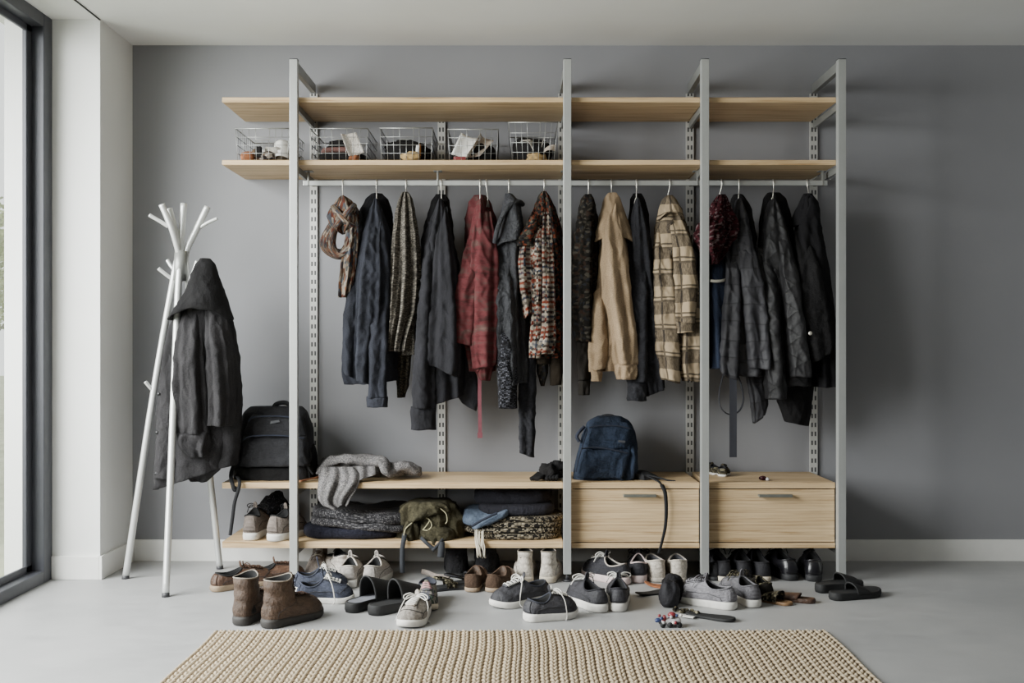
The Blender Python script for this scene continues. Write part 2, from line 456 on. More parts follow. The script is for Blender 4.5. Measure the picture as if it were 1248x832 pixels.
# window wall: floor-to-ceiling glazing in an anthracite frame
wy0 = .9
win = G()
win.box(-2.235, XW, YP-.085, YP, 0, H).box(-2.235, XW, wy0, wy0+.085, 0, H)
win.box(-2.235, XW, wy0+.085, YP-.085, 0, .055).box(-2.235, XW, wy0+.085, YP-.085, H-.06, H)
window = struct('window_1', win, M['frame'], smooth=False, bevel=.004)
g = G()
for (d, a) in ((.03, .012), (.055, .03)):
    g.box(-2.235+a, -2.235+a+.014, YP-.085-d, YP-.085, .055, H-.06)
    g.box(-2.235+a, -2.235+a+.014, wy0+.085, YP-.085, .055, .055+d*.6)
    g.box(-2.235+a, -2.235+a+.014, wy0+.085, YP-.085, H-.06-d*.6, H-.06)
link('sash', g, M['frame'], window, smooth=False, bevel=.003)
link('glass_pane', G().box(-2.229, -2.223, wy0+.085, YP-.088, .056, H-.061), M['glass'], window, smooth=False)
struct('wall_outside', G().box(-2.372, -2.236, YP+.03, YP+.3, -.1, H+.4), M['stucco'], smooth=False)
struct('wall_left_rear', G().box(-2.4, -2.14, -1.6, wy0, 0, H), M['white'], smooth=False)
struct('ground', G().box(-30, -2.24, -20, 40, -.2, -.06), M['grass'], smooth=False)
def tree(x, y, h, label, seed):
    t = thing('garden_tree', label, 'tree', (x, y, -.06), 0, 'trees in the garden')
    rnd = random.Random(seed)
    g = G().tube(smooth_path([(x, y, -.06), (x+.05, y, h*.3), (x-.03, y+.05, h*.62), (x, y, h*.95)]), .07, 7)
    for k in range(9):
        a = rnd.uniform(0, 6.28); z = h*rnd.uniform(.3, .8)
        g.tube([(x, y, z), (x+math.cos(a)*h*.16, y+math.sin(a)*h*.16, z+h*.12), (x+math.cos(a)*h*.24, y+math.sin(a)*h*.24, z+h*.2)], [.03, .018, .008], 5)
    link('trunk', g, M['bark'], t)
    g = G()
    for k in range(1500):
        d = Vector((rnd.gauss(0, 1), rnd.gauss(0, 1), rnd.gauss(0, 1))).normalized() * rnd.uniform(.5, 1)
        p = Vector((x, y, h*.66)) + Vector((d.x*h*.27, d.y*h*.27, d.z*h*.34)); a = Vector((rnd.gauss(0, 1), rnd.gauss(0, 1), rnd.gauss(0, 1))).normalized()*.07; b = a.orthogonal().normalized()*.04
        g.add([p-a, p+b, p+a, p-b], [(0, 1, 2, 3)])
    link('foliage', g, M['leaf'], t, smooth=False)
tree(-8.6, 16.5, 3.6, 'pale leafy garden tree seen through the window glass, nearest the lawn edge', 1)
tree(-12.3, 24.0, 4.4, 'larger hazy garden tree far behind the window glass', 2)

# ================================================================== shelving system
YF = 4.70
PX = [-1.0036, .2542, .8869, 1.5159]
RX = [-.9987, -.355, .252, .8955, 1.519]
sh = thing('shelving_unit', 'tall wall-mounted shelving system with aluminium posts, oak shelves and a clothes rail', 'shelving', (.25, 4.95, 0))
PT = 2.399; pw = .018
for i, x in enumerate(PX):
    p = link('post', G().box(x-pw, x+pw, YF, YF+.036, .035, PT), M['alu'], sh, bevel=.0015)
    f = G().tube([(x, YF+.018, 0), (x, YF+.018, .008)], .02, 14).tube([(x, YF+.018, .006), (x, YF+.018, .036)], .008, 10)
    link('foot', f, M['cap'], p)
    link('end_cap', G().box(x-pw, x+pw, YF, YF+.036, PT, PT+.003), M['cap'], p)
    xa = RX[[0, 2, 3, 4][i]]
    a = G(); y0, y1 = YF+.036, YB-.02
    x0 = x; 
    a.add([(x0-.012, y0, PT-.046), (x0+.012, y0, PT-.046), (x0+.012, y0, PT-.002), (x0-.012, y0, PT-.002),
           (xa-.012, y1, PT-.046), (xa+.012, y1, PT-.046), (xa+.012, y1, PT-.002), (xa-.012, y1, PT-.002)],
          [(3, 2, 1, 0), (4, 5, 6, 7), (0, 1, 5, 4), (2, 3, 7, 6), (1, 2, 6, 5), (3, 0, 4, 7)])
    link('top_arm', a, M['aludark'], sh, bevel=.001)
    for zb in (2.211, 1.920, .422, .146):
        if i > 0 and zb < .2: pass
        b = G()
        for yy0, yy1, hh0, hh1 in ((y0, y1, .03, .036),):
            b.add([(x-.004, yy0, zb-hh0), (x+.008, yy0, zb-hh0), (x+.008, yy0, zb-.001), (x-.004, yy0, zb-.001),
                   (xa-.006, yy1, zb-hh1), (xa+.006, yy1, zb-hh1), (xa+.006, yy1, zb-.001), (xa-.006, yy1, zb-.001)],
                  [(3, 2, 1, 0), (4, 5, 6, 7), (0, 1, 5, 4), (2, 3, 7, 6), (1, 2, 6, 5), (3, 0, 4, 7)])
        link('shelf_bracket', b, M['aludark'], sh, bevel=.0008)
for i, x in enumerate(RX):
    top = PT-.046 if i != 1 else 2.21
    o = link('wall_rail', G().box(-.019, .019, -.006, .006, .1, top), M['slots'], None, smooth=False)
    o.parent = sh; o.location = (x-.25, YB-.0075-4.95, 0)
XL0 = PX[0]-.34
def board(x0, x1, z0, z1, yf=4.745, yb=5.158):
    return link('shelf', G().box(x0, x1, yf, yb, z0, z1), M['wood'], sh, bevel=.0015)
for z0, z1 in ((2.2117, 2.2347), (1.9215, 1.9445)):
    board(XL0, PX[1]-.002, z0, z1); board(PX[1]+.002, PX[2]-.002, z0, z1); board(PX[2]+.002, PX[3]-.012, z0, z1)
board(XL0, PX[1]-.018, .423, .4505); board(XL0, PX[1]-.018, .147, .177)
# clothes rail
YR, ZR = 4.9, 1.862
link('clothes_rail', G().box(PX[0]+.005, PX[3]-.008, YR-.008, YR+.008, ZR-.012, ZR+.012), M['alu'], sh, bevel=.002)
for x in (PX[0]+.03, RX[1], PX[1], PX[2], PX[3]-.03):
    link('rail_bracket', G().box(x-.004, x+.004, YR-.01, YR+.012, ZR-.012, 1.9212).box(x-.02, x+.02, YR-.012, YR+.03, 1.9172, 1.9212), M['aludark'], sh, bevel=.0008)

# two drawer cabinets
def cabinet(x0, x1, label, hx0, hx1):
    c = thing('drawer_cabinet', label, 'cabinet', ((x0+x1)/2, 4.95, 0), 0, 'low oak drawer cabinets in the shelving')
    yf = 4.743
    link('top_panel', G().box(x0, x1, yf, 5.155, .423, .4505), M['wood'], c, bevel=.0015)
    link('bottom_panel', G().box(x0, x1, yf, 5.155, .147, .171), M['wood'], c, bevel=.0015)
    link('side_panel', G().box(x0, x0+.016, yf+.012, 5.155, .171, .423), M['wood'], c)
    link('side_panel', G().box(x1-.016, x1, yf+.012, 5.155, .171, .423), M['wood'], c)
    link('back_panel', G().box(x0+.016, x1-.016, 5.145, 5.155, .171, .423), M['wood'], c)
    d = link('drawer_front', G().box(x0+.002, x1-.002, yf+.002, yf+.02, .1755, .4185), M['wood2'], c, bevel=.001)
    z = WZ(604, 4.72)
    hb = G().box(hx0, hx1, yf-.026, yf-.016, z-.007, z+.007).box(hx0, hx0+.008, yf-.016, yf+.002, z-.005, z+.005).box(hx1-.008, hx1, yf-.016, yf+.002, z-.005, z+.005)
    link('handle', hb, M['handle'], d, bevel=.0015)
    return c
cabinet(PX[1]+.0185, PX[2]-.0185, 'oak drawer cabinet under the blue denim backpack', WX(760, 4.72), WX(800, 4.72))
cabinet(PX[2]+.0185, PX[3]-.0185, 'right-hand oak drawer cabinet with tiny shoes standing on it', WX(925, 4.72), WX(966, 4.72))

# ================================================================== woven rug
n = N('braided_jute'); at = n.add('ShaderNodeAttribute', attribute_name='UVMap'); o = n.coord('Object')
uvx, uvy, _ = n.sep(n.coord('UV'))
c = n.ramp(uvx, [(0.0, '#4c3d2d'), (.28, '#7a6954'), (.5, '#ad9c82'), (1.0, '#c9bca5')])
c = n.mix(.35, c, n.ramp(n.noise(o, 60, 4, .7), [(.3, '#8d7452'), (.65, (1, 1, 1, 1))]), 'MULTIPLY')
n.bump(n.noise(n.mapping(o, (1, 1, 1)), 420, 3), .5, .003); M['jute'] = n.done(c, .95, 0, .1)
rx0, rx1, ry1, ry0 = WX(262, FY(770)), WX(1007, FY(770)), FY(770), 2.62
nx, ny = 760, 300
xs = np.linspace(rx0, rx1, nx); ys = np.linspace(ry0, ry1, ny); XX, YY = np.meshgrid(xs, ys)
pc = .0158
cu = XX / pc; col = np.floor(cu); fu = cu - col - .5
even = (col % 2 == 0)
sl = YY / .036 + np.where(even, 0, .5) + fu * np.where(even, .55, -.55) + .12*np.sin(XX*31 + YY*5)
bead = np.abs(np.sin(PI*sl)) ** .9
side = np.where(even, -fu, fu)           # +.5 toward the gap between two braids
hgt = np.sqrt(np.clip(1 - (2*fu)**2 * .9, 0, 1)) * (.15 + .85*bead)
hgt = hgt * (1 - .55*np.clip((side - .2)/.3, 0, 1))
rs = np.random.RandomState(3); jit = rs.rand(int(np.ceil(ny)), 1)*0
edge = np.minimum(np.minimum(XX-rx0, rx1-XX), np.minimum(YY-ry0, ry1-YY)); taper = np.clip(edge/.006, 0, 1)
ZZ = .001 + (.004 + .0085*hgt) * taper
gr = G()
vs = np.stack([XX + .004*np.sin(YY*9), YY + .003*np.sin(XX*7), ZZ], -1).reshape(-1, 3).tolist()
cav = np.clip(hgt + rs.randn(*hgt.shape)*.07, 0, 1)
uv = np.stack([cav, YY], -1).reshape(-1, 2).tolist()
ii = np.arange((ny-1)*nx).reshape(ny-1, nx)[:, :-1].ravel()
fs = np.stack([ii, ii+1, ii+nx+1, ii+nx], -1).tolist()
gr.add(vs, fs, uv)
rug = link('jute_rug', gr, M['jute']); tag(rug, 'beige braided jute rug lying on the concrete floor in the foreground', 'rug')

# ================================================================== coat rack
rk = thing('coat_rack', 'freestanding branched metal coat rack with three splayed legs by the corner', 'coat rack', (-1.58, 4.745, 0))
def pole(px, r0, r1=None):
    pts = smooth_path([W(*p) for p in px], 8); r1 = r1 or r0
    return G().tube(pts, [r0 + (r1-r0)*i/(len(pts)-1) for i in range(len(pts))], 12)
YC = 4.745
legs = [((153, 704, FY(705)), (187, 480, 4.77), (212, 337, 4.75), (218, 308, 4.74), (213, 280, 4.735), (206, 254, 4.73)),
        ((202, 726, FY(727)), (210, 530, 4.59), (216, 380, 4.70), (220, 310, 4.74), (224, 248, 4.76)),
        ((268, 692, FY(693)), (254, 560, 4.92), (236, 395, 4.80), (228, 335, 4.76), (227, 308, 4.76), (240, 279, 4.77), (253, 252, 4.78))]
for l in legs:
    p = link('leg', pole(l, .0155), M['rackmetal'], rk)
    b = W(*l[0]); q = W(*l[1]); d = (Vector(q)-Vector(b)).normalized()
    link('rubber_tip', G().tube([Vector(b) - d*.006, Vector(b) + d*.012], .0168, 12), M['cap'], p)
for pts in (((218, 308, 4.735), (210, 280, 4.70), (197, 249, 4.68)),):
    link('branch', pole(pts, .0145), M['rackmetal'], rk)
for pts in (((205, 276, 4.70), (194, 269, 4.69), (182, 262, 4.68)), ((244, 277, 4.772), (254, 271, 4.77), (265, 266, 4.77)),
            ((211, 341, 4.75), (203, 335, 4.74), (193, 327, 4.73)), ((214, 330, 4.745), (209, 325, 4.76), (204, 317, 4.77)),
            ((188, 477, 4.77), (183, 472, 4.76), (177, 465, 4.75)), ((229, 345, 4.76), (236, 330, 4.75), (240, 318, 4.74))):
    link('peg', pole(pts, .0085), M['rackmetal'], rk)
link('joint', G().tube([W(219, 342, 4.745), W(221, 306, 4.748)], .03, 14), M['aludark'], rk)
# ================================================================== hanging garments
YG = 4.9
def px_tube(g, pts, r, n=8, Y=YG, flat=1.0, k=8):
    return g.tube(smooth_path([W(p[0], p[1], p[2] if len(p) > 2 else Y) for p in pts], k), r, n, flat)
def px_ribbon(g, pts, width, th=.003, Y=YG, side=(1, 0, 0), k=8):
    return g.ribbon(smooth_path([W(p[0], p[1], p[2] if len(p) > 2 else Y) for p in pts], k), width, th, side)

HANG = {}
def hanger(px, top, what, tiltx=0, spread=16):
    """wire hanger whose hook goes over the clothes rail at column px; garment starts at row top"""
    x = WX(px, YR); t = thing('coat_hanger', what, 'hanger', (x, YR, ZR), 0, 'hangers on the clothes rail')
    r = .0022; zt = ZR+.012+r
    pts = []
    zn = WZ(top-2, YR)
    # the hook loops over the bar from front to back
    pts = [(x, YR-.012, ZR-.002)]
    pts = [(x+tiltx*.003, YR+.0125, ZR-.004), (x, YR+.012, zt-.003), (x, YR+.006, zt+.003), (x, YR-.004, zt+.003), (x, YR-.0125, zt-.004), (x, YR-.0135, ZR-.012), (x+tiltx*.004, YR-.011, (ZR-.012+zn)/2), (x+tiltx*.008, YR-.004, zn), (x+tiltx*.008, YR, zn-.02)]
    link('hook', G().tube(smooth_path(pts, 6), r, 8), M['chrome'], t)
    xx = x+tiltx*.008; s = spread*YR/FPX
    link('shoulder_bar', G().tube(smooth_path([(xx-s*.12, YR+.012, zn-.046), (xx-s*.08, YR+.008, zn-.034), (xx, YR+.004, zn-.02), (xx+s*.08, YR+.012, zn-.034), (xx+s*.12, YR+.02, zn-.046)], 6), .003, 8), M['chrome'], t)
    return t

def piece(name, rows, mat, root, th=.06, dy=0, Y=YG, **kw):
    if name in ('sleeve', 'front_panel', 'front_band', 'front_placket') and 'back' not in kw:
        kw['back'] = .055; kw.setdefault('thp', ((0, .12, .35, 1), (.12, .45, .9, 1)))
    if name == 'body' and 'thp' not in kw and Y == YG: kw['thp'] = ((0, .06, .25, 1), (.45, .7, .92, 1))
    g = loft(G(), rows, Y+dy, th, **kw)
    return link(name, g, mat, root)

def garment(name, label, cat, px, Y=YG, py=236):
    return thing(name, label, cat, W(px, py, Y), 0, 'clothes hanging on the rail')

def buttons(root, pts, mat, r=.007, Y=4.8, name='button'):
    for (x, y) in pts:
        c = Vector(W(x, y, Y)); link(name, G().tube([c, c+Vector((0, -.003, 0))], r, 12), mat, root)

def build_cloth_mats():
    M['navy'] = cloth('navy_canvas', '#353841', '#3c404b', 700, worn=.06, bump=.5)
    M['navydk'] = cloth('dark_navy_fleece', '#1e2026', None, 500, bump=.4)
    M['char'] = cloth('charcoal_wool', '#2f3035', '#36373d', 800, bump=.45)
    M['char2'] = cloth('slate_grey_twill', '#45474e', None, 800, bump=.35)
    M['blackc'] = cloth('black_wool', '#1c1c1f', '#222226', 800, bump=.35)
    M['black2'] = cloth('black_canvas', '#262628', None, 600, bump=.45)
    M['rackcoat'] = cloth('washed_black_linen', '#3a3a3d', '#444447', 700, bump=.6, worn=.12)
    M['leather'] = cloth('grained_dark_leather', '#2e3036', '#383b42', 260, rough=.55, bump=.7, spec=.4)
    M['crackle'] = knit('flecked_grey_knit', '#2c2d31', '#4d5059', '#6c6f79', .006)
    M['tan'] = cloth('tan_cotton_canvas', '#a28f75', '#ae9a7e', 800, bump=.55, var=.14)
    M['denimchar'] = cloth('charcoal_denim', '#2b2c31', '#37393f', 420, bump=.5, worn=.14)
    M['blue'] = cloth('cobalt_blue_canvas', '#2d374c', '#343f56', 700, bump=.4)
    M['knitscarf'] = knit('pepper_and_salt_knit', '#6a6862', '#86827a', '#9a968b', .0042)
    M['knitdk'] = knit('dark_taupe_knit', '#45423b', '#5f5a4c', '#716b5d', .005)
    M['maroon'] = multi('maroon_boucle', ['#4a2028', '#371a1f', '#5b2b33', '#2b1518', '#6f5f61', '#4f242b'], 130, dark=.5)
    M['scarfmulti'] = multi('rainbow_marl_yarn', ['#6d5546', '#83604a', '#5c626b', '#8c857a', '#4a4649', '#6e4338', '#9a9287', '#575b59', '#7a7064'], 150, (1.3, .3, 1), .5)
    M['cardigan'] = multi('patchwork_yarn', ['#2e2b27', '#6f3a2b', '#4a463c', '#232120', '#5d5a50', '#7e4632', '#38383a', '#2b2824'], 95, (1, 1, 1), .55)
    M['cardband'] = multi('banded_yarn', ['#7a4233', '#9c9588', '#454e5a', '#302b27', '#8d887d', '#713025', '#56524a'], 85, (1, 1, 1), .6,
                          (.115, ['#84402f', '#918b80', '#332d2c', '#858178', '#3f4a5b', '#938d82', '#2c2828', '#8c8a83', '#83402e', '#8f897d']))
    M['camo'] = multi('dark_floral_print', ['#26241f', '#1d1c19', '#34312b', '#292b2f', '#3a2e26', '#201f1c', '#4a4740', '#22201d'], 85, (1, 1, 1), .5)
    M['olivebr'] = cloth('brown_olive_cloth', '#3b342a', None, 700)
    M['darkbr'] = cloth('dark_brown_rib', '#25221e', None, 700)
    M['plaid'] = plaid('cream_black_plaid', '#9d8f77', '#2f2e31', '#29282b', .115, .13)
    M['quilt'] = quilted('grey_quilted_nylon', '#45464c', .085)
    M['quiltblk'] = quilted('black_quilted_nylon', '#27272a', .12, 1)
    M['steelgrey'] = plain('woven_grey_belt', '#3c3d45', .85, var=.1)
    # faded red
    n = N('faded_red_cotton'); u = n.coord('UV'); o = n.coord('Object')
    b1 = n.noise(n.mapping(u, (3.2, 22, 1)), 1.1, 4, .6); b2 = n.noise(u, 26, 5, .7); f = n.noise(u, 800, 2)
    c = n.ramp(n.mix(.5, b1, b2), [(p_, dim(c_)) for p_, c_ in [(.38, '#4e3130'), (.45, '#6a3438'), (.51, '#713d40'), (.57, '#624a47'), (.66, '#745e59')]])
    c = n.mix(.3, c, n.ramp(f, [(.3, (.4, .4, .4, 1)), (.7, (1, 1, 1, 1))]), 'MULTIPLY')
    n.bump(n.mix(.6, n.noise(n.mapping(o, (1, 1, .5)), 40, 4), f), .4, .012); M['red'] = n.done(c, .92, 0, .15)
    M['redstrap'] = plain('faded_red_webbing', '#64323a', .85, var=.15, nscale=60)
    M['button'] = plain('dark_button', '#1c1c1e', .4); M['buttonlt'] = plain('pale_snap', '#b8b4a8', .35, .4)
build_cloth_mats()

# 1 multicolour scarf, looped and knotted
t = garment('knitted_scarf', 'multicoloured knitted scarf looped in a knot, leftmost item on the clothes rail', 'scarf', 418, py=240)
g = G()
for k, (dx, dy) in enumerate(((0, 0), (-5, .028), (6, -.02))):
    px_tube(g, [(415, 262, 4.88+dy), (405+dx*.4, 280, 4.86+dy), (400+dx*.8, 296, 4.86+dy), (405+dx*.5, 306, 4.86+dy), (416, 309+abs(dx)*.2, 4.86+dy), (426+dx*.3, 300, 4.86+dy), (429, 284, 4.87+dy), (427, 268, 4.88+dy)], .026, 16, flat=.7)
link('loop', g, M['scarfmulti'], t)
piece('tail', [(262, 424, 435), (290, 422, 436), (320, 417, 434), (345, 414, 429), (362, 413, 425)], M['scarfmulti'], t, .022, -.06, seed=3, folds=5, amp=.006)
piece('knot', [(239, 416, 421), (244, 411, 427), (254, 405, 434), (264, 402, 436), (274, 405, 433), (282, 411, 426), (285, 416, 421)], M['scarfmulti'], t, .06, -.03, seed=5, folds=4, amp=.012, wr=.014, lip=False)
g = G()
px_tube(g, [(406, 252, 4.83), (414, 262, 4.80), (424, 272, 4.81), (431, 276, 4.84)], .016, 12)
px_tube(g, [(432, 250, 4.84), (424, 258, 4.80), (413, 272, 4.81), (408, 280, 4.84)], .014, 12)
link('knot_wrap', g, M['scarfmulti'], t)
hanger(418, 241, 'wire hanger hook holding the multicoloured scarf')

# 2 navy jacket
t = garment('navy_jacket', 'navy blue canvas jacket hanging between the coloured scarf and the grey knit scarf', 'jacket', 459)
piece('hood', [(236, 453, 466), (242, 446, 472), (258, 438, 477), (285, 436, 481), (315, 438, 480)], M['navydk'], t, .075, .075, seed=11, folds=3, amp=.006)
piece('body', [(243, 457, 461), (256, 451, 466), (280, 443, 474), (320, 431, 482), (370, 424, 483), (420, 419, 484), (452, 418, 484), (466, 422, 484)], M['navy'], t, .085, .0, seed=12, folds=6, amp=.009, hem=.01)
piece('sleeve', [(330, 427, 444), (390, 419, 440), (440, 417, 437), (458, 419, 436)], M['navy'], t, .04, -.075, seed=13, folds=3, amp=.006, hem=-.02)
piece('front_panel', [(252, 455, 464), (290, 444, 463), (340, 436, 464), (400, 432, 460), (450, 430, 456), (465, 431, 455)], M['navy'], t, .045, -.085, seed=14, folds=4, amp=.008, hem=-.015)
piece('sleeve', [(350, 452, 470), (420, 450, 471), (470, 449, 471), (484, 448, 472)], M['navy'], t, .035, -.095, seed=15, folds=3, amp=.005)
piece('cuff', [(483, 447.5, 472.5), (496, 448, 472)], M['navy'], t, .037, -.095, seed=16, folds=2, amp=.002, nv=8)
hanger(459, 238, 'wire hanger hook holding the navy blue jacket')

# 3 grey knit scarf
t = garment('knitted_scarf', 'long grey pepper-and-salt knit scarf hanging folded beside the navy jacket', 'scarf', 494, py=234)
piece('tail', [(400, 484, 503), (440, 484, 501), (470, 484, 497), (484, 485, 493)], M['knitdk'], t, .03, .02, seed=21, folds=4, amp=.005)
piece('back_fold', [(300, 482, 512), (380, 484, 513), (420, 488, 513), (432, 491, 512)], M['knitscarf'], t, .04, -.005, seed=22, folds=6, amp=.007)
piece('front_fold', [(234, 491, 497), (240, 488, 501), (256, 484, 505), (290, 481, 509), (330, 479, 511), (380, 476, 508), (415, 474, 497), (428, 473, 495)], M['knitscarf'], t, .055, -.03, seed=23, folds=9, amp=.016, ex=2.6)
hanger(495, 236, 'wire hanger hook holding the grey pepper-and-salt scarf')

# 4 charcoal coat
t = garment('charcoal_coat', 'long charcoal wool coat hanging just left of the faded red jacket', 'coat', 537)
piece('collar', [(237, 531, 543), (244, 527, 547), (262, 521, 550), (295, 512, 552), (322, 511, 553)], M['blackc'], t, .075, .075, seed=31, folds=3, amp=.006)
piece('tail', [(400, 545, 570), (450, 552, 580), (485, 558, 583), (496, 563, 580)], M['char2'], t, .03, .03, seed=32, folds=2, amp=.004, hem=-.02)
piece('body', [(243, 535, 539), (256, 530, 544), (290, 518, 552), (330, 513, 560), (400, 512, 565), (450, 516, 567), (488, 522, 566)], M['char'], t, .085, 0, seed=33, folds=6, amp=.009, hem=.025)
piece('sleeve', [(268, 521, 535), (330, 513, 532), (400, 507, 531), (460, 502, 530), (497, 502, 531)], M['char'], t, .045, -.08, seed=34, folds=3, amp=.006)
piece('cuff', [(495, 501, 531), (523, 501, 532)], M['char'], t, .047, -.08, seed=35, folds=2, amp=.003, nv=10)
piece('sleeve', [(250, 535, 544), (320, 530, 555), (390, 524, 561), (440, 522, 562), (452, 524, 558)], M['char'], t, .05, -.085, seed=36, folds=4, amp=.008, hem=-.03)
hanger(538, 239, 'wire hanger hook holding the long charcoal coat')

# 5 faded red jacket
t = garment('red_jacket', 'faded red cotton jacket with a long red strap hanging from it', 'jacket', 585)
piece('hood', [(238, 578, 592), (246, 572, 598), (266, 567, 604), (300, 566, 606), (320, 567, 606)], M['red'], t, .075, .075, seed=41, folds=3, amp=.006)
piece('body', [(243, 584, 588), (256, 579, 593), (300, 569, 604), (350, 561, 607), (400, 560, 606), (430, 568, 604), (452, 572, 602)], M['red'], t, .08, 0, seed=42, folds=6, amp=.009)
piece('sleeve', [(290, 569, 585), (350, 557, 582), (400, 548, 577), (418, 546, 573)], M['red'], t, .045, -.075, seed=43, folds=3, amp=.006, hem=-.012)
piece('sleeve', [(256, 580, 597), (300, 575, 605), (350, 573, 606), (410, 574, 606), (447, 578, 605)], M['red'], t, .045, -.085, seed=44, folds=4, amp=.007, hem=.008)
piece('cuff', [(436, 579, 603), (452, 580, 600), (463, 584, 597)], M['red'], t, .037, -.05, seed=45, folds=4, amp=.004, nv=14)
g = px_ribbon(G(), [(585, 450, 4.845), (584.5, 480, 4.84), (585, 515, 4.84), (585, 531, 4.84)], .017, .004)
st = link('strap', g, M['redstrap'], t, smooth=False)
link('strap_tab', px_ribbon(G(), [(585, 527, 4.838), (585, 533.5, 4.838)], .023, .008), M['redstrap'], st, smooth=False)
hanger(585, 240, 'wire hanger hook holding the faded red jacket'); hanger(592.5, 242, 'second hook just right of the red jacket hook', tiltx=1, spread=10)

# 6 dark leather hooded jacket
t = garment('leather_jacket', 'dark slate hooded leather jacket with one long sleeve reaching lowest', 'jacket', 620)
piece('sleeve', [(330, 632, 643), (400, 633, 650), (470, 632, 652), (530, 632, 651), (554, 633, 650)], M['denimchar'], t, .035, .0, seed=51, folds=3, amp=.005, hem=-.012)
piece('body', [(250, 614, 634), (280, 606, 639), (330, 603, 639), (400, 604, 642), (450, 606, 643), (466, 608, 641)], M['leather'], t, .075, 0, seed=52, folds=5, amp=.008)
piece('hood', [(236, 616, 624), (244, 614, 632), (258, 611, 636), (280, 606, 638), (296, 603, 634)], M['leather'], t, .07, -.03, seed=53, folds=3, amp=.008, hem=.02)
g = px_tube(G(), [(603, 296, 4.82), (606, 280, 4.80), (613, 262, 4.80), (622, 250, 4.80), (632, 246, 4.83), (637, 249, 4.87)], .012, 10)
link('hood_edge', g, M['leather'], t)
piece('sleeve', [(288, 603, 620), (340, 603, 624), (400, 605, 628), (440, 606, 629), (470, 607, 628)], M['leather'], t, .045, -.07, seed=54, folds=3, amp=.006)
piece('cuff', [(400, 606, 627), (440, 606.5, 628), (480, 606, 629), (497, 606, 629)], M['crackle'], t, .046, -.076, seed=55, folds=3, amp=.004)
hanger(620, 238, 'wire hanger hook holding the dark leather jacket')

# 7 patchwork cardigan
t = garment('patchwork_cardigan', 'multicoloured patchwork knit cardigan hanging against the second post', 'cardigan', 663, py=234)
piece('lining', [(415, 652, 672), (436, 652, 671), (443, 653, 671)], M['olivebr'], t, .04, .02, seed=61, folds=2, amp=.003)
piece('lining_corner', [(436, 653, 669), (455, 655, 667), (470, 659, 664)], M['camo'], t, .025, .02, seed=62, folds=2, amp=.003)
piece('inner_sleeve', [(400, 670, 687), (450, 671, 686), (469, 671.5, 684)], M['olivebr'], t, .035, .03, seed=63, folds=2, amp=.003)
piece('body', [(234, 660, 666), (240, 656, 670), (256, 650, 677), (280, 641, 683), (330, 640, 686), (390, 648, 686.5), (425, 645, 687), (436, 648, 684)], M['cardigan'], t, .085, 0, seed=64, folds=6, amp=.010)
piece('collar', [(262, 646, 658), (280, 637, 656), (292, 631, 654), (300, 632, 652)], M['cardigan'], t, .045, -.06, seed=65, folds=2, amp=.006)
piece('sleeve', [(285, 634, 653), (320, 631, 655), (350, 633, 657), (376, 638, 657), (382, 640, 655)], M['cardband'], t, .045, -.075, seed=66, folds=4, amp=.008, hem=.025)
piece('front_band', [(248, 661, 670), (290, 659, 673), (340, 660, 675), (400, 657, 676), (420, 652, 676), (431, 648, 674)], M['cardband'], t, .045, -.09, seed=67, folds=4, amp=.008)
piece('front_band', [(252, 655, 662), (300, 649, 661), (340, 648, 661), (380, 649, 660), (420, 646, 660), (436, 646, 658)], M['cardband'], t, .045, -.082, seed=68, folds=3, amp=.008)
hanger(663, 236, 'wire hanger hook holding the patchwork cardigan')

# 8 dark printed jacket
t = garment('printed_jacket', 'very dark floral printed jacket hanging left of the tan jacket', 'jacket', 717)
piece('sleeve', [(380, 700, 724), (420, 702, 722), (462, 704, 720)], M['darkbr'], t, .035, -.01, seed=71, folds=3, amp=.004)
piece('cuff', [(460, 705.5, 719), (481, 706, 718)], M['darkbr'], t, .034, -.01, seed=72, folds=3, amp=.003, nv=10)
piece('body', [(250, 709, 725), (275, 701, 728), (310, 698, 729), (360, 698, 728), (395, 698, 727), (416, 701, 724)], M['camo'], t, .08, 0, seed=73, folds=5, amp=.010, wr=.008)
piece('hood', [(237, 713, 721), (243, 709, 725), (254, 706, 727), (264, 706, 727), (270, 708, 725)], M['camo'], t, .06, -.01, seed=74, folds=3, amp=.006)
hanger(717, 239, 'wire hanger hook holding the dark floral printed jacket')

# 9 tan jacket
t = garment('tan_jacket', 'tan canvas jacket with a wide flared collar', 'jacket', 746)
piece('collar', [(235, 742, 751), (241, 737, 756), (256, 733, 760), (276, 727, 766), (290, 723, 772), (297, 722, 774)], M['tan'], t, .07, -.01, seed=81, folds=2, amp=.005, hemarc=.03)
piece('body', [(241, 744, 749), (256, 740, 754), (275, 735, 758), (320, 729, 766), (380, 722, 772), (430, 720, 774), (452, 722, 772)], M['tan'], t, .085, 0, seed=82, folds=5, amp=.008)
piece('front_panel', [(340, 724, 738), (390, 720, 742), (420, 719, 743), (450, 719.5, 739)], M['tan'], t, .05, -.065, seed=83, folds=3, amp=.006, hem=.01)
piece('hem_band', [(449, 719.5, 735), (464, 721, 733)], M['tan'], t, .046, -.065, seed=84, folds=2, amp=.003, nv=10)
piece('sleeve', [(248, 741, 752), (280, 735, 758), (320, 733, 764), (370, 736, 770), (410, 743, 774), (444, 748, 776)], M['tan'], t, .05, -.09, seed=85, folds=4, amp=.008)
piece('cuff', [(441, 748.5, 777), (452, 750, 776), (462, 752, 774)], M['tan'], t, .05, -.09, seed=86, folds=5, amp=.004, nv=12)
hanger(745, 237, 'wire hanger hook holding the tan jacket')

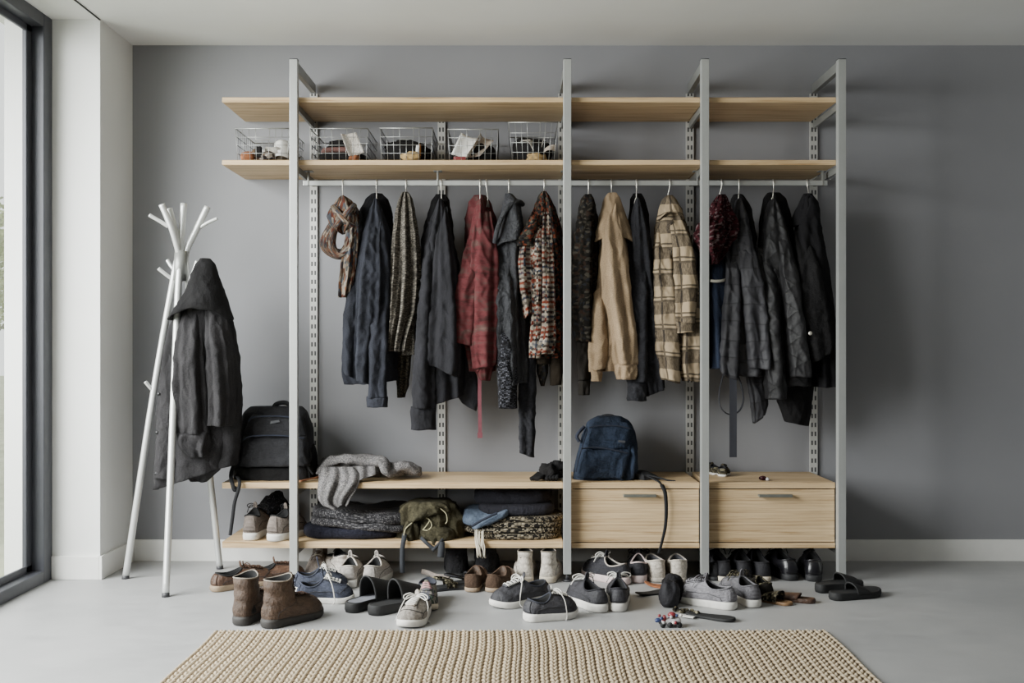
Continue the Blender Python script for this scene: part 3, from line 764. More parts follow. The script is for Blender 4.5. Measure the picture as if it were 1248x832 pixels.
# 10 charcoal denim jacket
t = garment('denim_jacket', 'charcoal denim jacket hanging between the tan jacket and the plaid shirt', 'jacket', 776)
piece('collar', [(236, 771, 781), (243, 768, 785), (262, 765, 789), (295, 764, 793)], M['blackc'], t, .06, .075, seed=91, folds=3, amp=.006)
piece('body', [(242, 775, 778), (256, 771, 782), (290, 766, 792), (340, 766, 798), (400, 768, 803), (450, 776, 807), (478, 785, 809)], M['denimchar'], t, .08, 0, seed=92, folds=6, amp=.008, hem=.02)
piece('sleeve', [(300, 769, 788), (360, 768, 790), (420, 767, 790), (465, 764, 789)], M['denimchar'], t, .04, -.07, seed=93, folds=3, amp=.005)
piece('cuff', [(464, 763.5, 789), (488, 764, 788)], M['denimchar'], t, .042, -.07, seed=94, folds=2, amp=.003, nv=10)
hanger(775.5, 238, 'wire hanger hook holding the charcoal denim jacket')

# 11 plaid shirt
t = garment('plaid_shirt', 'cream and black plaid flannel overshirt hanging beside the third post', 'shirt', 816, py=238)
piece('body', [(241, 811, 822), (256, 804, 829), (280, 798, 839), (310, 796, 846), (370, 798, 851), (430, 801, 854), (455, 805, 854)], M['plaid'], t, .085, 0, seed=101, folds=5, amp=.008)
piece('collar', [(238, 812, 820), (243, 807, 824), (255, 803, 830), (268, 801, 834)], M['plaid'], t, .06, -.04, seed=102, folds=2, amp=.004, hemarc=.03)
piece('front_panel', [(270, 803, 818), (320, 797, 820), (380, 799, 824), (430, 801, 828), (464, 807, 827)], M['plaid'], t, .05, -.07, seed=103, folds=3, amp=.007, hem=-.01)
piece('hem_panel', [(330, 830, 850), (400, 828, 854), (440, 828, 855), (464, 831, 855)], M['plaid'], t, .05, -.055, seed=104, folds=3, amp=.006)
piece('sleeve', [(255, 815, 829), (290, 819, 841), (320, 822, 848), (360, 823, 850), (394, 823, 847)], M['plaid'], t, .045, -.095, seed=105, folds=3, amp=.006)
piece('cuff', [(391, 822.5, 847), (405, 824, 845)], M['plaid'], t, .044, -.095, seed=106, folds=2, amp=.002, nv=10)
hanger(816, 240, 'wire hanger hook holding the plaid shirt', tiltx=-1)

# 12 maroon boucle scarf over a blue jacket
t = garment('blue_jacket', 'cobalt blue work jacket mostly hidden behind the third post', 'jacket', 872, py=280)
piece('body', [(270, 862, 884), (300, 852, 887), (340, 849, 888), (400, 849, 887), (449, 851, 885)], M['blackc'], t, .065, .04, seed=111, folds=4, amp=.007)
piece('sleeve', [(290, 868, 884), (310, 866, 887), (360, 865, 887), (400, 866, 885), (448, 867, 884)], M['blue'], t, .05, -.02, seed=112, folds=3, amp=.007)
link('stripe', px_ribbon(G(), [(866, 342, 4.822), (872, 342.5, 4.815), (880, 342, 4.818), (886, 340, 4.84)], .013, .004, side=(0, 0, 1)), M['buttonlt'], t)
t = garment('boucle_scarf', 'crumpled maroon boucle scarf hooked beside the third post above the blue jacket', 'scarf', 879, py=238)
piece('bunch', [(237, 876, 883), (244, 871, 886), (258, 863, 890), (270, 855, 895), (280, 848, 896), (290, 845, 893), (300, 848, 886), (312, 856, 880), (322, 862, 874)], M['maroon'], t, .06, -.07, seed=113, folds=5, amp=.014, wr=.016, lip=False)
hanger(879, 239, 'wire hanger hook holding the maroon scarf', tiltx=-1)

# 13 grey quilted jacket
t = garment('quilted_jacket', 'grey quilted jacket with a long woven belt hanging down', 'jacket', 900, py=237)
piece('collar', [(237, 895, 905), (243, 891, 909), (256, 889, 915), (290, 887, 921), (310, 888, 921)], M['black2'], t, .065, .075, seed=121, folds=3, amp=.005)
piece('tail', [(420, 900, 932), (460, 910, 935), (495, 916, 936), (511, 919, 931)], M['quilt'], t, .035, .02, seed=122, folds=3, amp=.006, hem=.02)
piece('body', [(243, 898, 902), (256, 894, 907), (290, 889, 915), (340, 884, 926), (400, 882, 934), (440, 884, 937), (458, 890, 934)], M['quilt'], t, .085, 0, seed=123, folds=5, amp=.008)
piece('sleeve', [(300, 888, 903), (350, 884, 904), (400, 880, 901), (445, 877, 900), (460, 880, 898)], M['quilt'], t, .045, -.075, seed=124, folds=3, amp=.006, hem=-.015)
piece('sleeve', [(280, 897, 916), (330, 903, 926), (380, 906, 934), (430, 911, 938), (449, 914, 938)], M['quilt'], t, .045, -.085, seed=125, folds=3, amp=.006)
g = px_tube(G(), [(882, 455, 4.86), (877, 475, 4.85), (877, 492, 4.85), (883, 502, 4.85), (893, 505, 4.86), (902, 499, 4.87), (906, 486, 4.87), (903, 468, 4.87), (898, 455, 4.87)], .0065, 8, flat=.5)
link('drawstring', g, M['char2'], t)
link('belt', px_ribbon(G(), [(893, 440, 4.80), (893.5, 470, 4.80), (893.5, 520, 4.805), (893.5, 557, 4.805)], .034, .004), M['steelgrey'], t, smooth=False)
hanger(900, 239, 'wire hanger hook holding the grey quilted jacket')

# 14 black quilted coat
t = garment('quilted_coat', 'black diamond-quilted coat hanging second from the right end of the rail', 'coat', 942, py=235)
piece('hood', [(235, 935, 950), (241, 930, 956), (256, 927, 961), (290, 925, 966), (310, 924, 967)], M['blackc'], t, .08, .075, seed=131, folds=3, amp=.006)
piece('tail', [(420, 935, 985), (470, 940, 989), (500, 950, 987), (516, 956, 983)], M['black2'], t, .05, .03, seed=132, folds=3, amp=.006, hem=-.01)
piece('body', [(243, 939, 945), (256, 934, 951), (290, 928, 962), (330, 923, 973), (390, 926, 982), (440, 930, 988), (470, 934, 986)], M['quiltblk'], t, .085, 0, seed=133, folds=5, amp=.008)
piece('sleeve', [(300, 926, 946), (370, 927, 951), (430, 931, 956), (486, 933, 958)], M['quiltblk'], t, .045, -.08, seed=134, folds=3, amp=.006)
piece('sleeve', [(270, 945, 961), (330, 950, 974), (400, 955, 984), (440, 959, 989), (459, 961, 990)], M['quiltblk'], t, .05, -.085, seed=135, folds=3, amp=.006)
hanger(942, 237, 'wire hanger hook holding the black quilted coat')

# 15 black jacket
t = garment('black_jacket', 'plain black jacket hanging at the right end of the rail', 'jacket', 983, py=236)
piece('collar', [(236, 979, 990), (243, 976, 994), (256, 970, 998), (275, 966, 1000)], M['blackc'], t, .065, -.0, seed=141, folds=3, amp=.005)
piece('body', [(240, 979, 990), (262, 972, 997), (300, 968, 1005), (350, 972, 1012), (400, 982, 1018), (440, 990, 1021), (471, 992, 1021)], M['blackc'], t, .085, 0, seed=142, folds=5, amp=.008)
piece('sleeve', [(280, 971, 990), (340, 974, 1002), (400, 980, 1009), (425, 984, 1012), (436, 988, 1010)], M['black2'], t, .05, -.08, seed=143, folds=3, amp=.007, hem=.02)
buttons(t, [(987.5, 406)], M['buttonlt'], .009, 4.752, 'snap')
hanger(983, 238, 'wire hanger hook holding the plain black jacket', tiltx=1)

# coat on the coat rack
YK = 4.735
t = thing('dark_coat', 'washed black coat hung by its collar on the coat rack', 'coat', W(250, 320, YK))
piece('body', [(330, 240, 262), (370, 222, 276), (400, 207, 284), (440, 200, 291), (500, 192, 294), (550, 189, 293), (580, 187, 290)], M['rackcoat'], t, .10, .015, Y=YK, seed=151, folds=6, amp=.010, hem=.06)
piece('front_placket', [(400, 200, 222), (450, 196, 221), (520, 190, 218), (582, 187, 216)], M['rackcoat'], t, .045, -.05, Y=YK, seed=152, folds=2, amp=.004)
piece('hem_panel', [(470, 218, 272), (540, 216, 275), (572, 222, 268), (586, 234, 252)], M['rackcoat'], t, .06, -.025, Y=YK, seed=153, folds=3, amp=.006)
piece('sleeve', [(345, 246, 264), (400, 250, 278), (450, 253, 283), (500, 255, 284), (518, 254, 283)], M['rackcoat'], t, .055, -.085, Y=YK, seed=154, folds=4, amp=.008)
piece('sleeve', [(372, 222, 242), (420, 214, 247), (470, 214, 250), (528, 217, 254)], M['rackcoat'], t, .05, -.095, Y=YK, seed=155, folds=4, amp=.008)
cf = piece('cuff', [(524, 216, 255), (540, 217, 256), (548, 223, 254), (556, 231, 252)], M['rackcoat'], t, .055, -.095, Y=YK, seed=156, folds=5, amp=.006, nv=14)
piece('collar', [(315, 244, 256), (321, 239, 262), (335, 234, 267), (360, 224, 276), (380, 212, 282), (390, 207, 285)], M['black2'], t, .105, -.04, Y=YK, seed=157, folds=2, amp=.006, hemarc=.05)
buttons(t, [(193.5, 480), (191.5, 527), (190.5, 577)], M['button'], .008, YK-.085)
# ================================================================== baskets on the upper shelf
ZS = 1.9447
def basket(px0, px1, ptop, label, Yf=4.785, depth=.35, taper=.06, lift=0.0, nx=8, nd=9, grid_rows=4):
    x0, x1 = WX(px0, Yf), WX(px1, Yf); z0 = ZS+.003+lift; z1 = WZ(ptop, Yf); Yb = Yf+depth
    t = thing('wire_basket', label, 'basket', ((x0+x1)/2, Yf+depth/2, z0-.003), 0, 'wire baskets on the upper shelf')
    def P(u, d, h):     # u across, d depth, h height (0..1)
        s = 1 - taper*(1-h); cx = (x0+x1)/2
        return (cx + (x0-cx + (x1-x0)*u)*s, Yf + depth*(.5 + (d-.5)*s), z0 + (z1-z0)*h)
    rim = G().tube([P(0, 0, 1), P(1, 0, 1), P(1, 1, 1), P(0, 1, 1)], .0028, 8, closed=True)
    link('rim', rim, M['wire'], t)
    fr, sd, bk, bt = G(), G(), G(), G(); r = .0013
    for face, dd in ((fr, 0), (bk, 1)):
        for i in range(nx+1):
            u = i/nx
            lo = 0
            if dd == 0 and .36 < u < .64: face.tube([P(u, dd, 0), P(u, dd, .66)], r, 5)
            else: face.tube([P(u, dd, 0), P(u, dd, 1)], r, 5)
        for k in range(grid_rows):
            h = k/grid_rows*.98
            face.tube([P(0, dd, h), P(1, dd, h)], r, 5)
    fr.tube([P(.375, 0, 1), P(.375, 0, .66), P(.64, 0, .66), P(.64, 0, 1)], .002, 6)
    for uu in (0, 1):
        sd = G()
        for j in range(1, nd):
            sd.tube([P(uu, j/nd, 0), P(uu, j/nd, 1)], r, 5)
        for k in range(1, grid_rows):
            sd.tube([P(uu, 0, k/grid_rows), P(uu, 1, k/grid_rows)], r*1.4, 5)
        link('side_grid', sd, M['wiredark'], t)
    for i in range(nx+1): bt.tube([P(i/nx, 0, 0), P(i/nx, 1, 0)], r, 5)
    for j in range(1, nd): bt.tube([P(0, j/nd, 0), P(1, j/nd, 0)], r, 5)
    link('front_grid', fr, M['wire'], t); link('back_grid', bk, M['wire'], t); link('base_grid', bt, M['wire'], t)
    return (x0, x1, Yf, Yb, z0+.003, z1)

def paper(name, label, cat, pts, mat, grp=None, curl=.02, n=10):
    """a sheet bent between four corners (a,b,c,d), world coordinates"""
    a, b, c, d = [Vector(p) for p in pts]; P = []
    nn = (b-a).cross(d-a).normalized()
    for i in range(n):
        row = []
        for j in range(n):
            u, v = i/(n-1), j/(n-1)
            p = a.lerp(b, u).lerp(d.lerp(c, u), v) + nn*(curl*math.sin(PI*u) + .006*mnoise.noise(Vector((u*3, v*3, curl*90))))
            row.append(tuple(p))
        P.append(row)
    o = link(name, G().grid(P), mat, None, solid=.0012); return tag(o, label, cat, grp)
def blob(name, label, cat, c, r, mat, seed=1, amt=.3, grp=None, **kw):
    o = link(name, lump(G(), c, r, seed, amt, **kw), mat, None); return tag(o, label, cat, grp)
def slab(name, label, cat, x0, x1, y0, y1, z0, z1, mat, seed=0, grp=None, **kw):
    o = link(name, pillow(G(), x0, x1, y0, y1, z0, z1, seed, **kw), mat, None); return tag(o, label, cat, grp)

M['paper'] = plain('white_paper', '#d9d7d2', .8, var=.05); M['newsp'] = plain('printed_paper', '#a8a39a', .85, var=.35, nscale=55)
M['magazine'] = plain('magazine_cover', '#b3a597', .6, var=.3, nscale=30)
M['darkcl'] = cloth('folded_dark_cloth', '#2b2a2b', None, 500, bump=.5); M['pinkcl'] = cloth('dusty_pink_cloth', '#7d5f5a', None, 500)
M['whitecl'] = cloth('crumpled_white_cloth', '#c9c6bf', None, 500, bump=.5, var=.12)
M['rust'] = plain('rust_brown_yarn', '#8a5637', .9, var=.4, nscale=60, bump=.6); M['yellowy'] = plain('mustard_yarn', '#a58a5d', .9, var=.4, nscale=60, bump=.6)
M['redbox'] = plain('dark_red_carton', '#7b2b2d', .6); M['orange'] = plain('orange_plastic', '#b5793a', .5); M['mixed'] = multi('assorted_scraps', ['#9b948b', '#5d4a40', '#bdb8b0', '#3a3637', '#7d6a58', '#8f8b86'], 55, dark=.5)
x0, x1, ya, yb, z0, z1 = basket(287, 352, 156.5, 'wire basket of white scraps, leftmost on the upper shelf and half behind the first post')
blob('ball_of_yarn', 'rust brown ball of yarn in the front corner of the leftmost wire basket', 'yarn', (x0+.045, ya+.05, z0+.025), (.035, .03, .026), M['rust'], 2, .12)
blob('crumpled_paper', 'heap of crumpled white paper in the leftmost wire basket', 'paper', ((x0+x1)/2+.03, ya+.17, z0+.04), (.10, .12, .05), M['newsp'], 7, .5)
blob('crumpled_paper', 'pale paper scraps at the back left of the leftmost wire basket', 'paper', (x0+.07, ya+.2, z0+.03), (.05, .08, .05), M['mixed'], 17, .5)
blob('crumpled_paper', 'smaller crumpled paper ball at the front of the leftmost wire basket', 'paper', ((x0+x1)/2+.01, ya+.05, z0+.022), (.05, .03, .024), M['mixed'], 9, .45)
slab('small_box', 'small dark box standing among papers in the leftmost wire basket', 'box', x0+.085, x0+.115, ya+.02, ya+.05, z0+.02, z0+.07, M['darkcl'], 3, ex=8, ez=8, wr=.001)
paper('folded_paper', 'white folded sheet leaning at the right of the leftmost wire basket', 'paper', [(x1-.09, ya+.05, z0+.02), (x1-.01, ya+.06, z0+.02), (x1-.01, ya+.1, z0+.1), (x1-.085, ya+.09, z0+.105)], M['paper'])
x0, x1, ya, yb, z0, z1 = basket(378, 448, 156.5, 'wire basket with white cloth over dark folded clothes, right of the first post')
slab('folded_cloth', 'dark folded cloth at the bottom of the wire basket beside the first post', 'cloth', x0+.015, x1-.02, ya+.025, yb-.03, z0, z0+.045, M['darkcl'], 4)
slab('folded_cloth', 'dusty pink folded cloth in the wire basket beside the first post', 'cloth', x0+.03, x1-.05, ya+.03, yb-.05, z0+.045, z0+.07, M['pinkcl'], 5)
blob('folded_cloth', 'crumpled dark cloth on top in the wire basket beside the first post', 'cloth', ((x0+x1)/2-.01, ya+.15, z0+.09), (.07, .08, .03), M['darkcl'], 6, .4)
paper('white_cloth', 'white cloth draped in the wire basket beside the first post', 'cloth', [W(415, 163, ya+.02), W(434, 161, ya+.03), W(444, 186, ya+.02), W(425, 190, ya+.012)], M['whitecl'], curl=.015)
blob('ball_of_yarn', 'rust brown yarn under the white cloth in the basket beside the first post', 'yarn', (WX(429, ya+.04), ya+.045, z0+.02), (.035, .02, .02), M['rust'], 12, .3)
x0, x1, ya, yb, z0, z1 = basket(463, 527, 156, 'middle wire basket holding dark cloth and a mustard ball of yarn')
slab('folded_cloth', 'black folded cloth filling the middle wire basket', 'cloth', x0+.015, x1-.015, ya+.04, yb-.03, z0, z0+.105, M['darkcl'], 8, wr=.016)
blob('dark_cloth', 'rumpled black cloth on top in the middle wire basket', 'cloth', ((x0+x1)/2-.03, ya+.2, z0+.10), (.08, .08, .03), M['darkcl'], 18, .4)
blob('ball_of_yarn', 'mustard ball of yarn at the front of the middle wire basket', 'yarn', (WX(501, ya+.04), ya+.03, z0+.022), (.045, .022, .022), M['yellowy'], 13, .25)
o = link('marker', G().tube([W(508.5, 190, ya+.045), W(509.5, 177, ya+.045)], .009, 12), M['paper'], None); tag(o, 'short white stick standing in the middle wire basket', 'stick')
o = link('marker', G().tube([W(511.5, 190, ya+.05), W(511.5, 176, ya+.05)], .006, 12), M['orange'], None); tag(o, 'orange stick standing in the middle wire basket', 'stick')
x0, x1, ya, yb, z0, z1 = basket(546, 607, 157.5, 'wire basket with white papers and a magazine standing up in it')
slab('folded_cloth', 'black cloth behind the magazine in the basket of papers', 'cloth', x0+.05, x1-.015, ya+.07, yb-.04, z0, z0+.10, M['darkcl'], 9, wr=.016)
slab('small_carton', 'dark red carton at the bottom of the basket of papers', 'box', WX(552, ya), WX(568, ya), ya+.02, ya+.07, z0, z0+.022, M['redbox'], 3, ex=8, ez=8, wr=.001)
paper('paper_sheet', 'white sheet of card leaning in the basket of papers', 'paper', [W(550, 188, ya+.03), W(570, 192, ya+.03), W(582, 169, ya+.075), W(562, 162, ya+.075)], M['paper'], curl=-.006)
paper('magazine', 'rolled beige magazine leaning in the basket of papers', 'magazine', [W(567, 193, ya+.02), W(585, 190, ya+.06), W(602, 171, ya+.09), W(586, 162, ya+.055)], M['magazine'], curl=-.035)
x0, x1, ya, yb, z0, z1 = basket(620, 680, 149, 'taller wire basket of crumpled paper against the second post', taper=.16)
slab('folded_cloth', 'black cloth in the taller wire basket against the second post', 'cloth', x0+.025, x1-.025, ya+.045, yb-.05, z0, z0+.125, M['darkcl'], 10, wr=.018)
paper('crumpled_paper', 'crumpled grey newspaper in the taller basket against the second post', 'paper', [W(634, 172, ya+.04), W(650, 184, ya+.03), W(652, 180, ya+.055), W(640, 170, ya+.07)], M['newsp'], curl=.02)
paper('crumpled_paper', 'upright torn newspaper in the taller basket against the second post', 'paper', [W(648, 184, ya+.035), W(660, 180, ya+.04), W(664, 166, ya+.06), W(655, 176, ya+.05)], M['newsp'], curl=-.02)
blob('crumpled_paper', 'beige paper ball at the bottom of the taller basket against the second post', 'paper', (WX(654, ya+.05), ya+.055, z0+.02), (.045, .025, .022), M['yellowy'], 15, .5)
paper('folded_paper', 'beige torn strip of paper at the right of the taller basket against the second post', 'paper', [W(662, 186, ya+.03), W(677, 184, ya+.04), W(678, 177, ya+.05), W(664, 181, ya+.05)], M['magazine'], curl=.012)

# ================================================================== backpacks
ZB = .4507
M['bpblack'] = cloth('black_nylon', '#24252a', '#2a2b31', 500, rough=.75, bump=.4, spec=.35); M['bpdark'] = cloth('black_rubberised_base', '#19191b', None, 400, rough=.8, bump=.3)
M['web'] = plain('black_webbing', '#161619', .85, bump=.3); M['bluedenim'] = cloth('blue_denim', '#2d3849', '#364359', 380, bump=.5, worn=.12)
M['darkseam'] = plain('dark_seam', '#1d2230', .9); M['logo'] = plain('dark_rubber_badge', '#3c3d42', .5)
Yb_ = 4.93
t = thing('backpack', 'black backpack standing at the left end of the bench shelf', 'backpack', (WX(333, Yb_), Yb_, ZB))
b1 = piece('body', [(495, 306, 368), (501, 299, 374), (520, 292, 380), (545, 288, 383), (570, 285, 383), (581.5, 288, 381)], M['bpblack'], t, .115, 0, Y=Yb_, seed=201, ex=2.9, folds=3, amp=.004, wr=.006, lip=False, thp=((0, .08, .5, 1), (.45, .75, .9, 1)))
p1 = piece('upper_pocket', [(505, 308, 366), (511, 304, 370), (524, 299, 373), (531, 297, 374)], M['bpblack'], t, .04, -.085, Y=Yb_, seed=202, ex=3.2, folds=2, amp=.002, lip=False)
p2 = piece('front_pocket', [(531, 297, 373), (538, 295, 375), (555, 293, 376), (567, 293, 376)], M['bpblack'], t, .05, -.095, Y=Yb_, seed=203, ex=3.2, folds=3, amp=.004, lip=False)
piece('base', [(563, 287, 381), (572, 286, 382), (581.6, 289, 380)], M['bpdark'], t, .122, 0, Y=Yb_, seed=204, ex=3.0, folds=3, amp=.003, lip=False)
for ins, par, yy in (([(303, 513), (310, 508), (340, 507), (366, 510)], p1, 4.80), ([(296, 536), (306, 531.5), (340, 530.5), (372, 534)], p2, 4.785)):
    link('zip', px_tube(G(), [(a, b, yy) for a, b in ins], .0035, 6), M['darkseam'], par)
lg = link('badge', G().add([W(329, 516.5, 4.797), W(341, 514, 4.797), W(340, 511.5, 4.797), W(330, 513, 4.797)], [(0, 1, 2, 3)]), M['logo'], p1, smooth=False, solid=.004)
link('top_handle', px_tube(G(), [(333, 499, 4.93), (336, 493, 4.93), (344, 490.5, 4.93), (351, 492, 4.93), (353, 498, 4.93)], .007, 8, flat=1.6), M['web'], t)
piece('side_pocket', [(540, 370, 382), (555, 371, 385), (575, 372, 386), (581, 374, 384)], M['bpdark'], t, .05, -.03, Y=Yb_, seed=205, folds=4, amp=.005, lip=False)
link('side_strap', px_tube(G(), [(372, 540, 4.86), (379, 555, 4.83), (376, 568, 4.83), (382, 578, 4.83)], .005, 6), M['web'], t)
g = px_ribbon(G(), [(290, 560, 4.86), (284, 569, 4.84), (281.5, 579, 4.78), (283, 589, 4.722), (286, 597, 4.722), (289, 593, 4.726)], .018, .003, side=(1, .2, 0))
link('shoulder_strap', g, M['web'], t)
g = px_ribbon(G(), [(289, 580, 4.78), (292, 587, 4.728), (291, 595, 4.722), (286, 612, 4.722), (283.5, 630, 4.722), (280.5, 652, 4.722)], .016, .003, side=(1, .2, 0))
link('shoulder_strap', g, M['web'], t)

t = thing('backpack', 'blue denim backpack slumped on the drawer cabinet', 'backpack', (WX(737, Yb_), Yb_, ZB))
piece('body', [(507, 728, 757), (512, 719, 766), (524, 712, 773), (545, 706, 776), (566, 700, 777), (582, 698, 774)], M['bluedenim'], t, .12, 0, Y=Yb_, seed=211, ex=2.8, folds=4, amp=.006, wr=.012, lip=False, thp=((0, .08, .5, 1), (.45, .75, .9, 1)))
p1 = piece('upper_panel', [(514, 724, 764), (520, 719, 769), (535, 713, 769), (546, 709, 767)], M['bluedenim'], t, .045, -.085, Y=Yb_, seed=212, ex=3, folds=2, amp=.003, wr=.006, lip=False)
p2 = piece('front_pocket', [(545, 709, 765), (552, 707, 767), (565, 703, 765), (576, 701, 760), (581, 703, 757)], M['bluedenim'], t, .06, -.09, Y=Yb_, seed=213, ex=3, folds=3, amp=.006, wr=.009, lip=False)
piece('side_pocket', [(540, 762, 774), (555, 762, 777), (575, 761, 776), (582, 762, 774)], M['bluedenim'], t, .06, -.05, Y=Yb_, seed=214, folds=3, amp=.005, lip=False)
link('zip', px_tube(G(), [(718, 521, 4.80), (730, 518.5, 4.795), (755, 519, 4.795), (768, 522, 4.80)], .003, 6), M['darkseam'], p1)
link('zip', px_tube(G(), [(709, 546.5, 4.79), (725, 545, 4.78), (748, 548, 4.78), (765, 552, 4.79)], .0035, 6), M['darkseam'], p2)
link('seam', px_tube(G(), [(716, 523, 4.80), (711, 540, 4.79), (705, 560, 4.785), (702, 575, 4.79)], .0025, 6), M['darkseam'], p1)
link('badge', G().add([W(753, 538.5, 4.789), W(762, 539.5, 4.789), W(762, 537, 4.789), W(754, 536, 4.789)], [(0, 1, 2, 3)]), M['logo'], p1, smooth=False, solid=.004)
link('buckle', px_tube(G(), [(706, 538, 4.86), (703, 532, 4.86), (706, 526, 4.86), (712, 520, 4.88)], .008, 8), M['darkseam'], t)
link('top_handle', px_tube(G(), [(730, 511, 4.96), (735, 506.5, 4.97), (745, 506, 4.97), (752, 510, 4.96)], .006, 8, flat=1.6), M['web'], t)
piece('padded_strap', [(573, 775, 786), (577, 772, 796), (582, 772, 803), (586, 775, 802)], M['web'], t, .05, -.05, Y=Yb_, seed=215, folds=3, amp=.004, lip=False)
link('strap_end', px_ribbon(G(), [(786, 578, 4.85), (800, 581, 4.82), (814, 585, 4.80), (823, 586, 4.80)], .022, .006, side=(0, 1, 0)), M['web'], t)
pts = [(790, 580, 4.83), (798, 584, 4.78), (805, 589, 4.735), (810.5, 600, 4.722), (812, 620, 4.722), (811, 640, 4.722), (808, 655, 4.722), (803, 674, 4.722)]
sp = smooth_path([W(*p) for p in pts], 8); k = len(sp)
link('shoulder_strap', G().ribbon(sp, [.024 - .012*i/(k-1) for i in range(k)], .003, sides=[(1, -.9*min(1, i/(k*.3)), .4*(1-min(1, i/(k*.3)))) if False else (1, .25, 0) if i > k*.3 else (.5, 1, 0) for i in range(k)]), M['web'], t)

# ================================================================== textiles on the bench and the lower shelf
M['greyscarf'] = knit('soft_grey_wool', '#9a9a9c', '#7f7f83', '#b3b2b1', .0042); M['greyknit'] = knit('grey_chunky_knit', '#55565b', '#6f7076', '#8b8c90', .0062)
M['navywool'] = cloth('navy_wool', '#2c2e3e', None, 400, bump=.6); M['creamknit'] = knit('black_and_cream_knit', '#35332f', '#8f8876', '#b5ad98', .0072)
M['jeans'] = cloth('light_blue_denim', '#546378', '#637286', 400, bump=.5); M['blkjumper'] = cloth('black_navy_fleece', '#2e2f38', '#33343d', 400, bump=.5)
M['olive'] = cloth('olive_canvas', '#4a4837', '#585542', 500, bump=.7, var=.35); M['olivelt'] = plain('pale_olive_piping', '#9a9476', .9); M['slatestrap'] = plain('slate_webbing', '#26282d', .9)
M['cream'] = plain('cream_tassel_yarn', '#b9b2a2', .95, var=.2, nscale=90)
t = thing('grey_scarf', 'light grey wool scarf thrown over the bench shelf with one end hanging off the edge', 'scarf', (WX(440, 4.9), 4.9, ZB))
def fold(name, pts, r, fl, mat, root, seed, n=20):
    P = smooth_path([W(*p) for p in pts], 9); L = len(P)
    R = [ (r[min(int(i/9), len(r)-1)]*(1-(i % 9)/9) + r[min(int(i/9)+1, len(r)-1)]*((i % 9)/9)) for i in range(L)]
    g = G().tube(P, R, n, fl)
    for i, v in enumerate(g.v):
        q = Vector(v); d = .010*mnoise.noise(q*22 + Vector((seed, 0, 0))) + .010*math.sin(q.y*95 + q.x*30 + seed) * .6 + .006*mnoise.noise(q*45)
        g.v[i] = (v[0], v[1], max(v[2] + d*.7, q.z*0 + .0)) if True else v
    g.uv = [(a, b) for a, b in g.uv]
    return link(name, g, mat, root)
for k in range(7):
    f = k/6; y0 = 4.83 + .22*f; r = .020
    fold('fold', [(387+3*f, 577-11*f, y0), (402, 563-3*f+2*(k % 2), y0+.01), (425, 560+2*(k % 2), y0), (447, 559+2*f+2*((k+1) % 2), y0+.01), (466, 563+3*f, y0-.02+.03*f), (480-8*(1-f), 571+4*(1-f)-3*f, y0-.05+.08*f), (492+18*f, 575-3*f, 4.86+.1*f)], [.012, r, r*1.15, r*1.2, r*1.1, r*.8, .01], 1.5, M['greyscarf'], t, k+1)
for k in range(3):
    fold('fold', [(472, 576-k*3, 4.84+.06*k), (484, 571-k*1.5, 4.84+.06*k), (497, 570-k, 4.85+.06*k), (507, 574-k, 4.86+.06*k), (513, 579-3*k, 4.87+.06*k)], [.015, .024, .026, .020, .008], 1.5, M['greyscarf'], t, k+11)
fold('under_fold', [(396, 573, 4.95), (430, 570, 4.95), (465, 573, 4.95)], [.02, .05, .03], 1.6, M['greyscarf'], t, 20)
g = G(); P = []
edge = [(389, 430, 569, 4.80), (387, 436, 578, 4.765), (387, 437, 588, 4.728), (388, 434, 598, 4.718), (390, 429, 607, 4.715), (394, 425, 614, 4.714), (404, 421, 618, 4.714)]
EP = np.array(edge, float); tt = np.linspace(0, len(edge)-1, 44)
for q in tt:
    l, r, y, d = [np.interp(q, range(len(edge)), EP[:, c]) for c in range(4)]; row = []; 
    for j in range(40):
        u = j/39; fy = .010*math.sin(u*13 + q*.5)*min(1, q/2) + .006*math.sin(u*25+q)
        row.append(W(l+(r-l)*u + 1.5*math.sin(q*1.2), y + 3*math.sin(u*5+1)*(q/6)**2, d - .012 + fy))
    P.append(row)
g.grid(P, [(j/39*.2, i/44*.2) for i in range(44) for j in range(40)])
link('hanging_end', g, M['greyscarf'], t, solid=.006)
g = G(); P = []
for i in range(24):
    row = []
    for j in range(24):
        u, v = i/23, j/23
        row.append(W(430+u*28, 568+v*20-u*v*10, 4.80-.07*v*(1-u*.6)+.008*math.sin(u*12)))
    P.append(row)
link('corner', g.grid(P, [(i/23*.1, j/23*.1) for i in range(24) for j in range(24)]), M['greyscarf'], t, solid=.005)

def px_slab(root, name, xa, xb, yf, yb, ytop, ybot, mat, seed, **kw):
    return link(name, pillow(G(), WX(xa, yf), WX(xb, yf), yf, yb, WZ(ybot, yf), WZ(ytop, yf), seed, **kw), mat, root)
ZL = .177
t = thing('navy_blanket', 'navy wool blanket folded on the lower shelf under the grey knit', 'blanket', (WX(420, 4.9), 4.9, ZL))
link('fold', pillow(G(), WX(363.5, 4.77), WX(482, 4.77), 4.775, 5.06, ZL+.001, ZL+.062, 221, wr=.012), M['navywool'], t)
xa_, xb_ = WX(373, 4.77), WX(497, 4.77)
sag = lambda x, y: -.052*max(0, (x-xa_)/(xb_-xa_)-.45)**1.3*2.0*max(0, min(1, (4.98-y)/.18)) - .018*math.exp(-((x-(xa_+.24))/.07)**2)
t = thing('grey_knit_blanket', 'grey chunky knit blanket folded on top of the navy blanket', 'blanket', (WX(435, 4.9), 4.9, ZL+.06))
link('fold', pillow(G(), xa_, xb_, 4.768, 5.08, ZL+.062, ZL+.098, 222, wr=.008, sag=sag), M['greyknit'], t)
